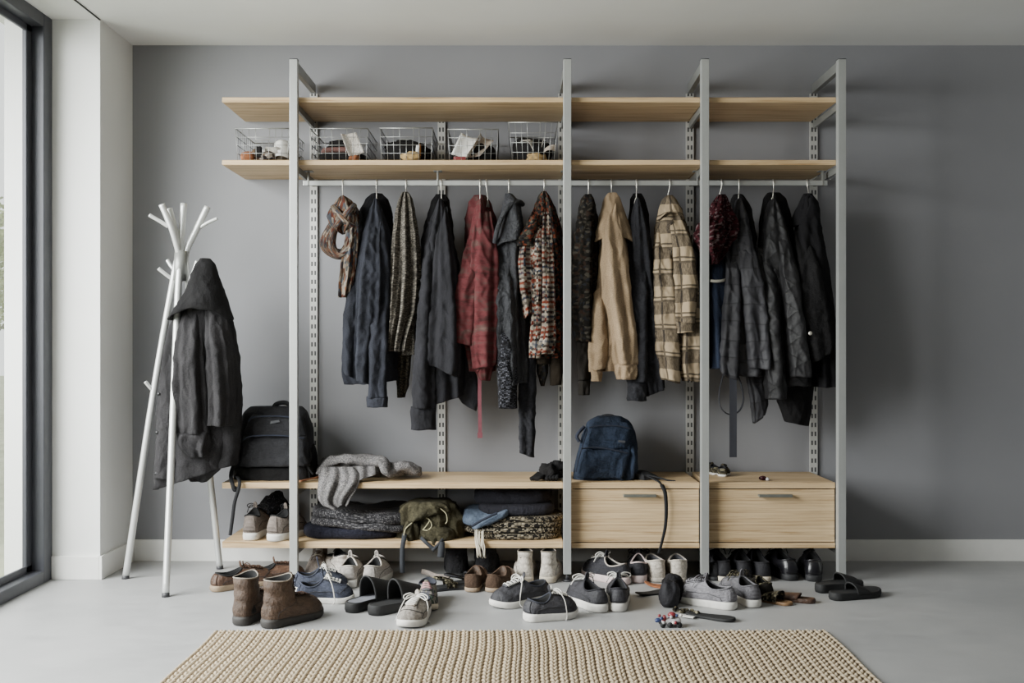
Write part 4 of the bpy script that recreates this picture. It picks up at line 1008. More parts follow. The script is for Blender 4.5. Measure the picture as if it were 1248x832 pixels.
link('fold', pillow(G(), xa_+.01, xb_-.004, 4.775, 5.09, ZL+.094, ZL+.145, 223, wr=.012, sag=sag), M['greyknit'], t)

YO = 4.89
t = thing('olive_bag', 'crumpled olive canvas bag with slate straps on the lower shelf', 'bag', (WX(523, YO), YO, ZL))
piece('body', [(608, 505, 550), (613, 494, 558), (628, 487, 563), (645, 485, 564), (655, 488, 562), (657, 495, 556)], M['olive'], t, .11, 0, Y=YO, seed=231, ex=2.6, folds=5, amp=.009, wr=.022, lip=False, thp=((0, .2, 1), (.6, .9, 1)))
piece('flap', [(611, 500, 535), (616, 492, 545), (624, 489, 546), (632, 490, 530)], M['olive'], t, .05, -.085, Y=YO, seed=232, folds=4, amp=.008, wr=.012, lip=False, hem=.03)
piece('pocket', [(637, 512, 530), (645, 510, 552), (655, 512, 555), (661, 516, 548)], M['olive'], t, .04, -.095, Y=YO, seed=233, folds=3, amp=.007, wr=.010, lip=False)
piece('pocket', [(634, 494, 508), (645, 491, 510), (656, 492, 510), (661, 496, 507)], M['olive'], t, .04, -.09, Y=YO, seed=234, folds=3, amp=.006, wr=.010, lip=False)
link('piping', px_tube(G(), [(492, 657, 4.745), (494, 645, 4.755), (503, 636, 4.762), (509, 630, 4.77), (517, 630, 4.765), (524, 634, 4.76), (526, 641, 4.758), (521, 646, 4.757), (515, 645, 4.757)], .0028, 6), M['olivelt'], t)
link('piping', px_tube(G(), [(520, 618, 4.79), (533, 618, 4.775), (543, 625, 4.765), (545, 634, 4.765), (543, 638, 4.765)], .0025, 6), M['olivelt'], t)
link('piping', px_tube(G(), [(524, 634, 4.758), (520, 640, 4.757), (516, 645, 4.757)], .0025, 6), M['olivelt'], t)
link('strap', px_ribbon(G(), [(493.5, 650, 4.76), (492, 658, 4.728), (490.5, 668, 4.722), (490, 684, 4.722), (490.5, 698, 4.722)], .022, .004), M['slatestrap'], t)
link('strap', px_ribbon(G(), [(513, 655, 4.75), (518, 660, 4.728), (525, 666, 4.722), (530, 669, 4.722)], .016, .004, side=(.5, 0, .9)), M['slatestrap'], t)
link('strap', px_ribbon(G(), [(540, 657, 4.75), (536, 662, 4.728), (530, 668, 4.721), (527, 671, 4.721)], .016, .004, side=(.5, 0, -.9)), M['slatestrap'], t)
link('strap_end', px_ribbon(G(), [(538, 660, 4.73), (538, 668, 4.722), (537, 679, 4.722)], .03, .004), M['slatestrap'], t)

t = thing('cream_knit_blanket', 'black and cream knit blanket folded in layers at the bottom of the right stack', 'blanket', (WX(625, 4.9), 4.9, ZL))
for i, (xa, xb, z0, z1) in enumerate(((575, 685, .001, .030), (563, 686, .028, .056), (577, 687, .054, .082), (590, 688, .080, .108))):
    link('fold', pillow(G(), WX(xa, 4.77), WX(xb, 4.77), 4.77+.004*i, 5.08, ZL+z0, ZL+z1, 240+i, wr=.005), M['creamknit'], t)
g = G(); rnd = random.Random(4)
for k in range(16):
    a = 584 + rnd.uniform(-5, 6); b = 587 + rnd.uniform(-6, 5)
    g.tube(smooth_path([W(a, 646+rnd.uniform(-1, 3), 4.765), W(a+rnd.uniform(-1, 1), 658, 4.735), W((a+b)/2+rnd.uniform(-1, 1), 667, 4.724-rnd.uniform(0, .012)), W(b, 676+rnd.uniform(-3, 4), 4.722-rnd.uniform(0, .01))], 4), .0026, 5)
link('tassel', g, M['cream'], t)
sg = lambda x, y: -.03*max(0, (4.9-y)/.12)
t = thing('blue_jeans', 'light blue denim jeans folded at the left of the right stack', 'jeans', (WX(590, 4.86), 4.86, ZL+.08))
link('leg', pillow(G(), WX(562, 4.79), WX(612, 4.79), 4.785, 5.0, ZL+.085, ZL+.135, 251, wr=.012, sag=lambda x, y: -.03*max(0, (4.88-y)/.1)), M['jeans'], t)
link('leg', pillow(G(), WX(574, 4.77), WX(621, 4.77), 4.762, 4.93, ZL+.07, ZL+.108, 252, wr=.012, sag=lambda x, y: .04*(x-WX(595, 4.77))/.1), M['jeans'], t)
link('opening', px_tube(G(), [(575, 641, 4.752), (585, 635, 4.752), (597, 629, 4.754), (606, 625, 4.762)], .006, 8, flat=.5), M['darkseam'], t)
t = thing('black_jumper', 'black fleece jumper folded on top of the right stack', 'jumper', (WX(627, 4.9), 4.9, ZL+.1))
link('fold', pillow(G(), WX(583, 4.8), WX(677, 4.8), 4.80, 5.08, ZL+.106, ZL+.160, 261, wr=.010), M['blkjumper'], t)
link('fold', pillow(G(), WX(577, 4.85), WX(673, 4.85), 4.835, 5.09, ZL+.150, ZL+.222, 262, wr=.012), M['blkjumper'], t)

# small things on the bench
t = thing('black_gloves', 'pair of crumpled black gloves lying against the second post on the bench', 'gloves', (WX(668, 4.86), 4.86, ZB))
g = lump(G(), (WX(668, 4.85), 4.85, ZB+.035), (.045, .05, .042), 31, .25)
for k in range(4): g.tube(smooth_path([(WX(664, 4.83)+.012*k-.03, 4.84, ZB+.03), (WX(656, 4.82)+.010*k-.02, 4.80-.004*k, ZB+.018), (WX(650, 4.81)+.008*k-.012, 4.785, ZB+.011)], 5), .010, 8)
link('glove', g, M['darkcl'], t)
g = lump(G(), (WX(679, 4.9), 4.9, ZB+.04), (.05, .05, .045), 33, .25)
for k in range(4): g.tube(smooth_path([(WX(678, 4.84)+.008*k, 4.86, ZB+.03), (WX(679, 4.82)-.012*k, 4.81, ZB+.02), (WX(677, 4.8)-.014*k, 4.78, ZB+.011)], 5), .010, 8)
link('glove', g, M['black2'], t)
blob('crumpled_bag', 'small crumpled black plastic bag on the bench right of the black backpack', 'bag', (WX(378, 4.93), 4.93, ZB+.035), (.035, .05, .042), M['bpdark'], 41, .5)
o = link('leather_strip', px_ribbon(G(), [(366, 586, 4.775), (375, 584, 4.80), (384, 582, 4.82), (391, 580, 4.85)], .02, .006, side=(0, 1, 0)), M['rust'], None); tag(o, 'thin brown leather strip on the bench at the first post', 'strip')
# ================================================================== shoes
W_TAB = ([0, .14, .3, .45, .6, .72, .85, 1], [.66, .68, .71, .78, .92, 1.0, .98, .84])
def w_round(t):
    h = (1 - (1 - min(1, t/.14))**2.5)**.45; e = (1 - (1 - min(1, (1-t)/.26))**2.5)**.45
    return float(np.interp(t, *W_TAB)) * h * e
class Shoe:
    def __init__(s, L=.29, Wd=.105, sole=.028, collar=.065, cx=.27, lx=.2, ly=.34, heel_rise=.014, front_rise=.022, toe=.052, ankle=None, shaft=0, side=1, spring=.010, flare=1.0, slouch=0, heelsole=0):
        s.__dict__.update(locals()); s.sd = side
    def w(s, x): return w_round(min(1, max(0, x/s.L))) * s.Wd/2
    def cy(s, x): return s.sd * .010 * math.sin(PI*min(1, max(0, x/s.L)))
    def zs(s, x):
        t = x/s.L; return s.sole*(1 - .22*t) + s.spring*max(0, (t-.72)/.28)**2 + s.heelsole*max(0, (.35-t)/.35)**.5 * (1 if s.heelsole else 0)
    def zb(s, x): return s.spring*max(0, (x/s.L-.72)/.28)**2
    def O(s, p, k=1.0, dz=None):
        x = s.L/2*(1+math.cos(p)*1.0); y = math.copysign(s.w(min(max(x, 0), s.L)), math.sin(p))*abs(1)
        if abs(math.sin(p)) < 1e-6: y = 0
        xm = s.L*.5
        return Vector((xm + (x-xm)*k, s.cy(x) + y*k, s.zs(x)))
    def Cl(s, p, k=1.0):
        c = math.cos(p); sn = math.sin(p)
        x = s.L*(s.cx + s.lx*c*k); y = s.ly*s.Wd*sn*k*(1 - .18*c)
        z = s.collar + s.heel_rise*max(0, -c)**2 + s.front_rise*max(0, c)**2
        return Vector((x + s.slouch*z*.2, s.cy(x)*.8 + y, z))
    def A(s, p):
        c = math.cos(p); sn = math.sin(p)
        x = s.L*(s.cx + .01 + (s.lx*1.12)*c); y = s.ly*1.02*s.Wd*sn
        z = s.ankle + .012*max(0, c)
        return Vector((x, y + s.cy(x)*.8, z))
    def seg(s, O, T, p, q):
        c = math.cos(p); f = max(0, c)**1.2
        d = s.toe * f * .8
        h = T.z - O.z
        sx = q*(1-f) + f*(q**1.5)
        if f < .5: sx = sx*.6 + .4*q*q
        z = O.z + d*(1-(1-q)**3.2)*(1-q*.0) + (h-d)*q**(1+.4*f)
        P = O.lerp(T, sx); P.z = z
        b = .006*math.sin(PI*q)*(1-f)
        dirv = Vector((P.x - s.L*.4, P.y, 0)); 
        if dirv.length > 1e-6: P += dirv.normalized()*b
        return P
    def Sf(s, p, q):
        """outer surface; q 0 (sole edge) .. 1 (collar)"""
        if s.ankle:
            if q < .6: return s.seg(s.O(p), s.A(p), p, q/.6)
            return s.A(p).lerp(s.Cl(p), (q-.6)/.4) + Vector((.004*math.sin((q-.6)*26+p), 0, 0))
        return s.seg(s.O(p), s.Cl(p), p, q)

def shoe(name, label, cat, px, py, yaw, P=None, mats=(), group=None, zbase=0.0, anchor='heel', laces=5, lacecol=None, tongue=True, bows=True, toecap=None, heelpatch=None, foxing=None, patt=None, rim=True, tilt=0, strap=None, roll=0, tongue_h=.03, longlace=False):
    s = Shoe(**(P or {})); upper, sole, lining = mats[:3]
    Y = FY(py, zbase); x = WX(px, Y); a = math.radians(yaw)
    t = thing(name, label, cat, (x, Y, zbase), a, group)
    if anchor == 'toe': t.location = (x - math.cos(a)*s.L, Y - math.sin(a)*s.L, zbase)
    if anchor == 'mid': t.location = (x - math.cos(a)*s.L/2, Y - math.sin(a)*s.L/2, zbase)
    t.rotation_euler = (roll, tilt, a)
    n = 64; PH = [2*PI*j/n for j in range(n)]
    nq = 22 if s.ankle else 16
    R = []; uv = []
    for i in range(nq+1):
        q = i/nq; ring = []
        for p in PH:
            v = s.Sf(p, q); 
            k = .0025*mnoise.noise(v*38 + Vector((px*.1, py*.3, 0)))*(1 if 0 < i < nq else 0) + (.0028*mnoise.noise(Vector((v.x*18, v.y*18, v.z*60)) + Vector((px, 0, 0))) if s.ankle and q > .4 else 0)
            d = Vector((v.x - s.L*.4, v.y, .02)); d = d.normalized() if d.length > 1e-6 else Vector((0, 0, 1))
            v = v + d*k; ring.append(tuple(v)); uv.append((p*.09, v.z+q*.05))
        R.append(ring)
    up = link('upper', G().rings(R, False, False, True, uv), upper, t, local=True)
    # lining and insole
    R2 = [[tuple(Vector(p)) for p in R[-1]]]; cc = Vector((s.L*s.cx, s.cy(s.L*s.cx)*.8, 0))
    zi = s.zs(s.L*.3) + .006
    for k, (sc, f) in enumerate(((.93, .02), (.88, .25), (.9, .6), (.93, .9), (.9, 1.0))):
        ring = []
        for p in R[-1]:
            v = Vector(p); b = Vector((cc.x + (v.x-cc.x)*sc + .03*f*max(0, (v.x-cc.x)/s.L), cc.y + (v.y-cc.y)*sc, v.z + (zi - v.z)*f)); ring.append(tuple(b))
        R2.append(ring)
    R2.append([tuple(Vector((cc.x, cc.y, zi)) + (Vector(p)-Vector((cc.x, cc.y, zi)))*.3) for p in R2[-1]])
    link('lining', G().rings(R2, False, True), lining, t, local=True)
    if rim:
        link('collar_rim', G().tube([Vector(p) for p in R[-1]], .0036 if not s.ankle else .0028, 8, closed=True), mats[3] if len(mats) > 3 and mats[3] else upper, t, local=True)
    # sole
    SR = []
    for (k, zf) in ((.93, 0), (1.0, .0), (1.035, .25), (1.04, .7), (1.02, 1.0), (.97, 1.02)):
        ring = []
        for p in PH:
            o = s.O(p, k); zb = s.zb(max(0, min(s.L, o.x))); ring.append((o.x, o.y, zb + (o.z-zb)*zf + (.0015 if (k == 1.0 and zf == 0) else 0)))
        SR.append(ring)
    so = link('sole', G().rings(SR, True, True), sole, t, local=True)
    if foxing: link('foxing_stripe', G().tube([s.O(p, 1.045) - Vector((0, 0, s.sole*.25)) for p in PH], .0022, 6, closed=True), foxing, so, local=True)
    def patch(name, p0, p1, q0, q1, mat, lift=.0018, npp=18, nqq=10, par=None):
        P = []
        for i in range(npp):
            row = []
            for j in range(nqq):
                p = p0+(p1-p0)*i/(npp-1); q = q0+(q1-q0)*j/(nqq-1); v = s.Sf(p, q)
                du = s.Sf(p+.02, q)-v; dq = s.Sf(p, min(1, q+.02))-s.Sf(p, max(0, q-.02)); nn = du.cross(dq)
                nn = nn.normalized() if nn.length > 1e-9 else Vector((0, 0, 1))
                row.append(tuple(v + nn*lift))
            P.append(row)
        return link(name, G().grid(P), mat, par or t, local=True, solid=.002)
    if toecap: patch('toe_cap', -.75, .75, .02, .34, toecap)
    if heelpatch: patch('heel_counter', PI-.5, PI+.5, .05, .97, heelpatch)
    def on(p, q, lift):
        v = s.Sf(p, q); du = s.Sf(p+.02, q)-v; dq = s.Sf(p, min(1, q+.02))-s.Sf(p, max(0, q-.02)); nn = du.cross(dq)
        return v + (nn.normalized() if nn.length > 1e-9 else Vector((0, 0, 1)))*lift
    q0, q1 = (.36, .96) if s.ankle else (.52, .97)
    if tongue:
        P = []; e = on(0, 1.0, .002)
        for i in range(14):
            f = i/13; row = []
            for j in range(9):
                u = (j-4)/4
                if f < .6: v = on(u*.30*(1-.2*f), q0 + (1-q0)*f/.6, .0035)
                else:
                    g_ = (f-.6)/.4; ee = on(u*.30*.85, 1.0, .0035); v = ee + Vector((-.25, 0, 1)).normalized()*tongue_h*g_*(1-.25*u*u)
                row.append(tuple(v))
            P.append(row)
        link('tongue', G().grid(P), mats[4] if len(mats) > 4 and mats[4] else upper, t, local=True, solid=.004)
    if laces:
        g = G(); lc = lacecol or M['lacew']
        for i in range(laces):
            q = q0 + (q1-q0)*(i+.5)/laces; q2 = q0 + (q1-q0)*(i+1.2)/laces; w_ = .36 if not s.ankle else .42
            for sg in (1, -1):
                pts = [on(sg*w_*(1-2*k/6), q+(min(q2, .995)-q)*k/6*.8, .0065+.002*math.sin(PI*k/6)) for k in range(7)]
                g.tube(pts, .0024, 6, 1.0)
        if bows:
            b = on(0, min(1, q1), .010)
            rnd = random.Random(int(px*7+py))
            for sg in (1, -1):
                j = rnd.uniform(.8, 1.2)
                g.tube(smooth_path([b, b+Vector((.010, sg*.022*j, .012)), b+Vector((.018, sg*.045*j, .004)), b+Vector((.024, sg*.040*j, -.010)), b+Vector((.012, sg*.018, -.001)), b], 5), .0023, 6)
                e = b+Vector((.03, sg*.050*j, -.035 if not longlace else -.03))
                pts = [b, b+Vector((.012, sg*.03*j, .003)), e]
                if longlace: pts += [Vector((e.x+.01, sg*(s.w(s.L*.6)+.012), .02)), Vector((e.x+.0, sg*(s.w(s.L*.6)+.022), .004))]
                g.tube(smooth_path(pts, 5), .0023, 6)
        link('laces', g, lc, t, local=True)
    if laces:
        sm = M['seamd']
        for sg in (1, -1):
            g2 = G()
            if s.ankle: path = [(sg*2.45, .05), (sg*2.3, .25), (sg*1.9, .42), (sg*1.2, .52), (sg*.6, .6)]
            else: path = [(sg*2.4, .04), (sg*2.25, .35), (sg*1.7, .62), (sg*1.25, .5), (sg*.95, .3), (sg*.8, .06)]
            pp = smooth_path([on(a_, b_, .0012) for a_, b_ in [(p_[0], p_[1]) for p_ in path]], 6)
            pp = []
            for k_ in range(len(path)-1):
                for m_ in range(6):
                    f_ = m_/6; pp.append(on(path[k_][0]*(1-f_)+path[k_+1][0]*f_, path[k_][1]*(1-f_)+path[k_+1][1]*f_, .0010))
            pp.append(on(*path[-1], .0010)); g2.tube(pp, .0011, 5); link('side_seam', g2, sm, up, local=True)
            g3 = G(); pp = [on(sg*.44, q0-.06+(1.0-q0+.04)*k_/14, .0012) for k_ in range(15)]; g3.tube(pp, .0011, 5); link('eyelet_seam', g3, sm, up, local=True)
        pp = [on(sg_*.44*1.0, q0-.06, .0012) for sg_ in (-1, -.5, 0, .5, 1)]
        if heelpatch is None and not s.ankle: patch('heel_tab', PI-.42, PI+.42, .10, .92, upper, .0014)
        if toecap is None and not s.ankle: link('toe_seam', G().tube([on(-.85+1.7*k_/24, .34-.10*(abs(k_-12)/12)**2, .001) for k_ in range(25)], .0012, 5), sm, up, local=True)
    if strap: patch('saddle_strap', -1.25, 1.25, .42, .72, strap, .003)
    return t

def slide(name, label, px, py, yaw, L, Wd, mats, group=None, sole=.03, arch=.055, r0=.5, r1=.82, heel=0, zbase=0, backstrap=False, anchor='heel', side=1):
    """open-backed sandal: thick sole, footbed, broad arched upper"""
    s = Shoe(L=L, Wd=Wd, sole=sole, spring=.006, side=side)
    Y = FY(py, zbase); x = WX(px, Y); a = math.radians(yaw)
    t = thing(name, label, 'sandal', (x, Y, zbase), a, group)
    if anchor == 'toe': t.location = (x - math.cos(a)*L, Y - math.sin(a)*L, zbase)
    PH = [2*PI*j/60 for j in range(60)]; SR = []
    for (k, zf) in ((.93, 0), (1.0, .02), (1.03, .3), (1.02, .85), (.99, 1), (.93, 1.0), (.9, .9)):
        SR.append([(lambda o, zb: (o.x, o.y, zb+(o.z-zb)*zf))(s.O(p, k), s.zb(max(0, min(L, s.O(p, k).x)))) for p in PH])
    link('sole', G().rings(SR, True, False), mats[0], t, local=True)
    link('footbed', G().rings([[tuple(s.O(p, .92) - Vector((0, 0, .002))) for p in PH], [tuple(s.O(p, .5) - Vector((0, 0, .005))) for p in PH]], False, True), mats[2], t, local=True)
    P = []
    for i in range(16):
        xx = L*(r0+(r1-r0)*i/15); row = []; hh = arch*(1 - .45*i/15)
        for j in range(25):
            p = PI*j/24; w = s.w(xx)*1.03
            row.append((xx - .012*math.sin(p), s.cy(xx) + w*math.cos(p)*(1+.03*math.sin(p)), s.zs(xx)*.75 + (hh)*math.sin(p)**.75))
        P.append(row)
    link('upper_band', G().grid(P), mats[1], t, local=True, solid=.006)
    if backstrap:
        pts = [Vector((L*.45, s.cy(L*.45)+s.w(L*.45), .03)), Vector((L*.2, s.w(L*.2)*1.1, .05)), Vector((.0, 0, .06)), Vector((L*.2, -s.w(L*.2)*1.1, .05)), Vector((L*.45, s.cy(L*.45)-s.w(L*.45), .03))]
        link('back_strap', G().tube(smooth_path(pts, 6), .005, 8), mats[1], t, local=True)
    return t

def flat_sole(name, label, cat, px, py, yaw, L, Wd, mat, th=.006, bend=.012, zbase=0, mid=True):
    s = Shoe(L=L, Wd=Wd, sole=th, spring=0); Y = FY(py); a = math.radians(yaw)
    x = WX(px, Y)
    t = thing(name, label, cat, (x - math.cos(a)*L/2, Y - math.sin(a)*L/2, zbase), a)
    PH = [2*PI*j/48 for j in range(48)]
    def z(o): return bend*(2*o.x/L-1)**2
    R = [[(o.x, o.y, z(o)+dz) for o in [s.O(p, k) for p in PH]] for k, dz in ((.96, 0), (1, .001), (1, th), (.96, th+.001), (.5, th))]
    link('sole_sheet', G().rings(R, True, True), mat, t, local=True); return t

M['lacew'] = plain('white_lace', '#cbc8c2', .9, var=.1); M['laceb'] = plain('black_lace', '#161618', .9); M['lacebr'] = plain('brown_lace', '#3f2a1e', .9)
M['solew'] = plain('worn_white_rubber', '#d3d0ca', .6, var=.1, nscale=30); M['solecream'] = plain('cream_rubber', '#bdb2a0', .65, var=.15, nscale=30)
M['solek'] = plain('dark_rubber', '#1e1e20', .7, var=.15, nscale=40); M['solebr'] = plain('tan_midsole', '#8f7c66', .7, var=.15, nscale=40)
M['lining'] = plain('dark_lining', '#0f0f10', .95); M['lininglt'] = plain('grey_lining', '#55555a', .95, var=.25, nscale=60); M['liningblue'] = plain('blue_lining', '#2b2d36', .9)
M['bootbr'] = cloth('worn_brown_leather', '#4f3f33', '#5c4a3c', 160, rough=.62, bump=.45, spec=.4, worn=.10); M['bootsole'] = plain('dark_brown_sole', '#2b2826', .7)
M['shoebr'] = cloth('chestnut_leather', '#563f31', '#654a39', 160, rough=.5, bump=.4, spec=.45, worn=.08); M['loafbr'] = cloth('suede_brown', '#55453a', '#635143', 300, bump=.4)
M['cuffgrey'] = plain('worn_pale_edge', '#7b7369', .9, var=.3, nscale=70)
M['snwhite'] = cloth('dirty_white_canvas', '#a9a49d', '#bcb8b2', 240, var=.2, bump=.4, worn=.15); M['sngrey'] = cloth('pale_grey_canvas', '#a2a09d', '#b4b1ac', 300, var=.15, bump=.35)
M['snblue'] = cloth('faded_blue_canvas', '#3f4455', '#4f5564', 300, var=.25, bump=.4, worn=.2); M['sncanvas'] = cloth('grey_canvas', '#8b8985', '#9c9993', 300, bump=.35)
M['snchar'] = cloth('charcoal_leather', '#3b3c42', '#46474e', 220, rough=.6, bump=.35, spec=.4, worn=.10); M['snchar2'] = cloth('charcoal_mesh', '#35363c', '#44454c', 300, rough=.8, bump=.4, worn=.12)
M['snblk'] = cloth('black_canvas_shoe', '#212127', '#2a2a31', 300, rough=.7, bump=.3, spec=.35); M['lthblk'] = plain('black_polished_leather', '#141317', .32, var=.15, bump=.15)
M['rubberblk'] = plain('matt_black_foam', '#171718', .75, bump=.3); M['footbed'] = plain('grey_footbed', '#6f7077', .8, var=.2); M['footbedk'] = plain('black_footbed', '#121213', .9)
M['pinksole'] = plain('pinkish_sole', '#c2b0ae', .6, var=.15, nscale=25); M['wool'] = cloth('black_felt', '#212124', '#2c2c30', 200, bump=.7); M['slipw'] = cloth('off_white_leather', '#b5b1a7', '#c3bfb5', 200, rough=.65, bump=.3, spec=.35)
M['sngr2'] = cloth('light_grey_knit_shoe', '#7f8086', '#8d8e95', 260, bump=.4); M['sngr3'] = cloth('mid_grey_knit_shoe', '#66676d', '#74757b', 260, bump=.4)
M['silver'] = multi('shimmer_patchwork', ['#8c8c86', '#5c6b63', '#a5a29c', '#75757d', '#8a8a7a'], 60, dark=.3); M['pinklace'] = plain('pink_lace', '#b58a8c', .85)
M['snakey'] = multi('speckled_strap', ['#22211f', '#8c8873', '#3a382f', '#5f5b4b'], 120, dark=.2)
M['taupe'] = cloth('taupe_suede', '#77706b', '#857e78', 300, bump=.4, worn=.15)
M['camel'] = plain('amber_footbed', '#7d6042', .6, var=.15)

M['seamd'] = plain('dark_stitching', '#2b2a2b', .9)
low = dict(L=.29, Wd=.104)
hi = dict(L=.285, Wd=.104, collar=.104, heel_rise=.012, front_rise=.02, cx=.24, lx=.17, ly=.33, sole=.03, ankle=.078)
# a) brown low shoes behind the boots
shoe('brown_shoe', 'chestnut brown low shoe pointing right, left one behind the brown boots', 'shoe', 258, 721, 38, dict(L=.30, Wd=.108, sole=.028, collar=.066, side=1), (M['shoebr'], M['solebr'], M['lining'], M['lining']), 'brown low shoes', laces=4, lacecol=M['lacebr'], bows=True)
shoe('brown_shoe', 'chestnut brown low shoe pointing right, right one behind the brown boots at the first post', 'shoe', 301, 712, 30, dict(L=.27, Wd=.102, sole=.026, collar=.062, side=-1), (M['shoebr'], M['solebr'], M['lining'], M['lining']), 'brown low shoes', laces=4, lacecol=M['lacebr'], bows=False)
# b) brown boots
bt = dict(L=.285, Wd=.112, sole=.036, collar=.178, cx=.235, lx=.20, ly=.40, heel_rise=.004, front_rise=.014, toe=.066, ankle=.092, spring=.006)
shoe('leather_boot', 'worn brown leather ankle boot, left of the pair in front of the rug edge', 'boot', 291, 763, 74, dict(bt, side=1), (M['bootbr'], M['bootsole'], M['lining'], M['cuffgrey']), 'brown ankle boots', laces=6, lacecol=M['lacebr'], tongue=True, bows=False, tongue_h=.004)
shoe('leather_boot', 'worn brown leather ankle boot, right of the pair, toe turned to the right', 'boot', 322, 766, 54, dict(bt, side=-1), (M['bootbr'], M['bootsole'], M['lining'], M['cuffgrey']), 'brown ankle boots', laces=6, lacecol=M['lacebr'], tongue=True, bows=False, tongue_h=.004)
# c) taupe and white high sneakers at the back
shoe('high_sneaker', 'taupe high sneaker with toe forward under the lower shelf beside the first post', 'shoe', 382, 706, -86, dict(hi, side=1), (M['taupe'], M['solew'], M['lining'], None), 'old high sneakers', anchor='toe', tongue_h=.006, laces=4, lacecol=M['lacew'], bows=False)
shoe('high_sneaker', 'grey-white high sneaker with dark collar under the lower shelf behind the blue sneakers', 'shoe', 421, 707, 122, dict(hi, side=-1), (M['snwhite'], M['solew'], M['lining'], M['snblk'], M['snblk']), 'old high sneakers', tongue_h=.006, laces=4, lacecol=M['laceb'], bows=False)
# d) pale sneakers rear view
pd = dict(L=.29, Wd=.104, sole=.036, collar=.086, heel_rise=.012, front_rise=.03, cx=.25, lx=.19)
shoe('grey_sneaker', 'pale grey sneaker with heel forward, left of the pair right of the blue sneakers', 'shoe', 425, 717, 92, dict(pd, side=1), (M['sngrey'], M['solew'], M['lining'], M['snwhite']), 'pale grey sneakers', laces=4, lacecol=M['lacew'], bows=False)
shoe('grey_sneaker', 'pale grey sneaker with heel forward, right of the pair behind the black clogs', 'shoe', 449, 717, 84, dict(pd, side=-1), (M['sngrey'], M['solew'], M['lining'], M['snwhite']), 'pale grey sneakers', laces=4, lacecol=M['lacew'], bows=False)
# e) blue canvas sneakers
shoe('blue_sneaker', 'faded blue canvas sneaker seen from the side with loose white laces', 'shoe', 362, 735, 8, dict(L=.235, Wd=.10, sole=.03, collar=.072, front_rise=.03, side=1), (M['snblue'], M['solew'], M['lining'], None), 'blue canvas sneakers', laces=5, lacecol=M['lacew'], tongue_h=.045, longlace=True)
shoe('blue_sneaker', 'second faded blue canvas sneaker standing just behind the first', 'shoe', 358, 722, 14, dict(L=.235, Wd=.10, sole=.03, collar=.075, front_rise=.03, side=-1), (M['snblue'], M['solew'], M['lining'], None), 'blue canvas sneakers', laces=5, lacecol=M['lacew'], tongue_h=.05)
# f) black clogs
slide('black_clog', 'black open-backed clog, left of the pair left of the white laced sneaker', 425, 747, 56, .30, .11, (M['rubberblk'], M['rubberblk'], M['footbed']), 'black clogs', 
    .042, .10, .42, .88, side=1)
slide('black_clog', 'black open-backed clog, right of the pair left of the white laced sneaker', 452, 750, 50, .30, .11, (M['rubberblk'], M['rubberblk'], M['footbedk']), 'black clogs', 
    .042, .10, .42, .88, side=-1)
# g) pale canvas sneaker with toe to the camera and the shimmering one behind it
shoe('canvas_sneaker', 'pale grey canvas sneaker with toe forward and untied white laces near the rug', 'shoe', 494, 767, -100, dict(L=.265, Wd=.106, sole=.034, collar=.068, side=1, front_rise=.02), (M['sncanvas'], M['solew'], M['liningblue'], M['liningblue'], M['snwhite']), None, anchor='toe', laces=5, lacecol=M['lacew'], longlace=True, toecap=None)
shoe('shimmer_sneaker', 'small silvery sneaker with pink laces standing behind the pale canvas sneaker', 'shoe', 520, 746, -88, dict(L=.25, Wd=.102, sole=.03, collar=.075, side=-1, front_rise=.012), (M['silver'], M['solecream'], M['liningblue'], M['liningblue'], M['silver']), None, anchor='toe', laces=3, lacecol=M['pinklace'], bows=False, tongue_h=.012)
slide('black_mule', 'black backless mule half hidden behind the silvery sneaker', 499, 735, 100, .22, .09, (M['rubberblk'], M['snblk'], M['snakey']), None, .02, .05, .5, .85)
# h) strappy sandals
slide('strappy_sandal', 'dark speckled strappy sandal lying before the felt boots, left of its pair', 528, 720, 20, .23, .085, (M['solek'], M['snakey'], M['footbedk']), 'speckled strappy sandals', .018, .04, .25, .45, backstrap=True)
slide('strappy_sandal', 'dark speckled strappy sandal lying before the felt boots, right of its pair', 542, 716, 28, .22, .085, (M['solek'], M['snblk'], M['footbedk']), 'speckled strappy sandals', .018, .045, .55, .85, backstrap=True)
o = link('sandal_strap', px_ribbon(G(), [(514, 696, FY(703)), (522, 698, FY(705)), (532, 702, FY(708)), (545, 703, FY(712)), (547, 708, FY(712))], .022, .004, side=(0, .3, 1)), M['taupe'], None); tag(o, 'loose grey strap curling up above the speckled sandals', 'strap')
# i) black felt boots
fb = dict(L=.27, Wd=.115, sole=.02, collar=.143, cx=.27, lx=.235, ly=.44, heel_rise=0, front_rise=0, toe=.06, ankle=.09, spring=.003)
shoe('felt_boot', 'tall black felt boot under the lower shelf, left of its pair', 'boot', 557, 704, 92, dict(fb, side=1), (M['wool'], M['solek'], M['lining'], None), 'black felt boots', laces=0, tongue=False)
shoe('felt_boot', 'tall black felt boot under the lower shelf, right of its pair', 'boot', 588, 703, 86, dict(fb, side=-1), (M['wool'], M['solek'], M['lining'], None), 'black felt boots', laces=0, tongue=False)
# j) small brown loafers
lf = dict(L=.235, Wd=.098, sole=.02, collar=.062, heel_rise=.014, front_rise=.03, cx=.3, lx=.24, ly=.36, toe=.045)
shoe('brown_loafer', 'small brown suede loafer with heel forward, left of its pair', 'shoe', 575, 722, 80, dict(lf, side=1), (M['loafbr'], M['solebr'], M['bootbr'], M['loafbr']), 'brown loafers', laces=0, tongue=False, strap=M['shoebr'])
shoe('brown_loafer', 'small brown suede loafer with heel forward, right of its pair', 'shoe', 597, 722, 66, dict(lf, side=-1), (M['loafbr'], M['solebr'], M['bootbr'], M['loafbr']), 'brown loafers', laces=0, tongue=False, strap=M['shoebr'])
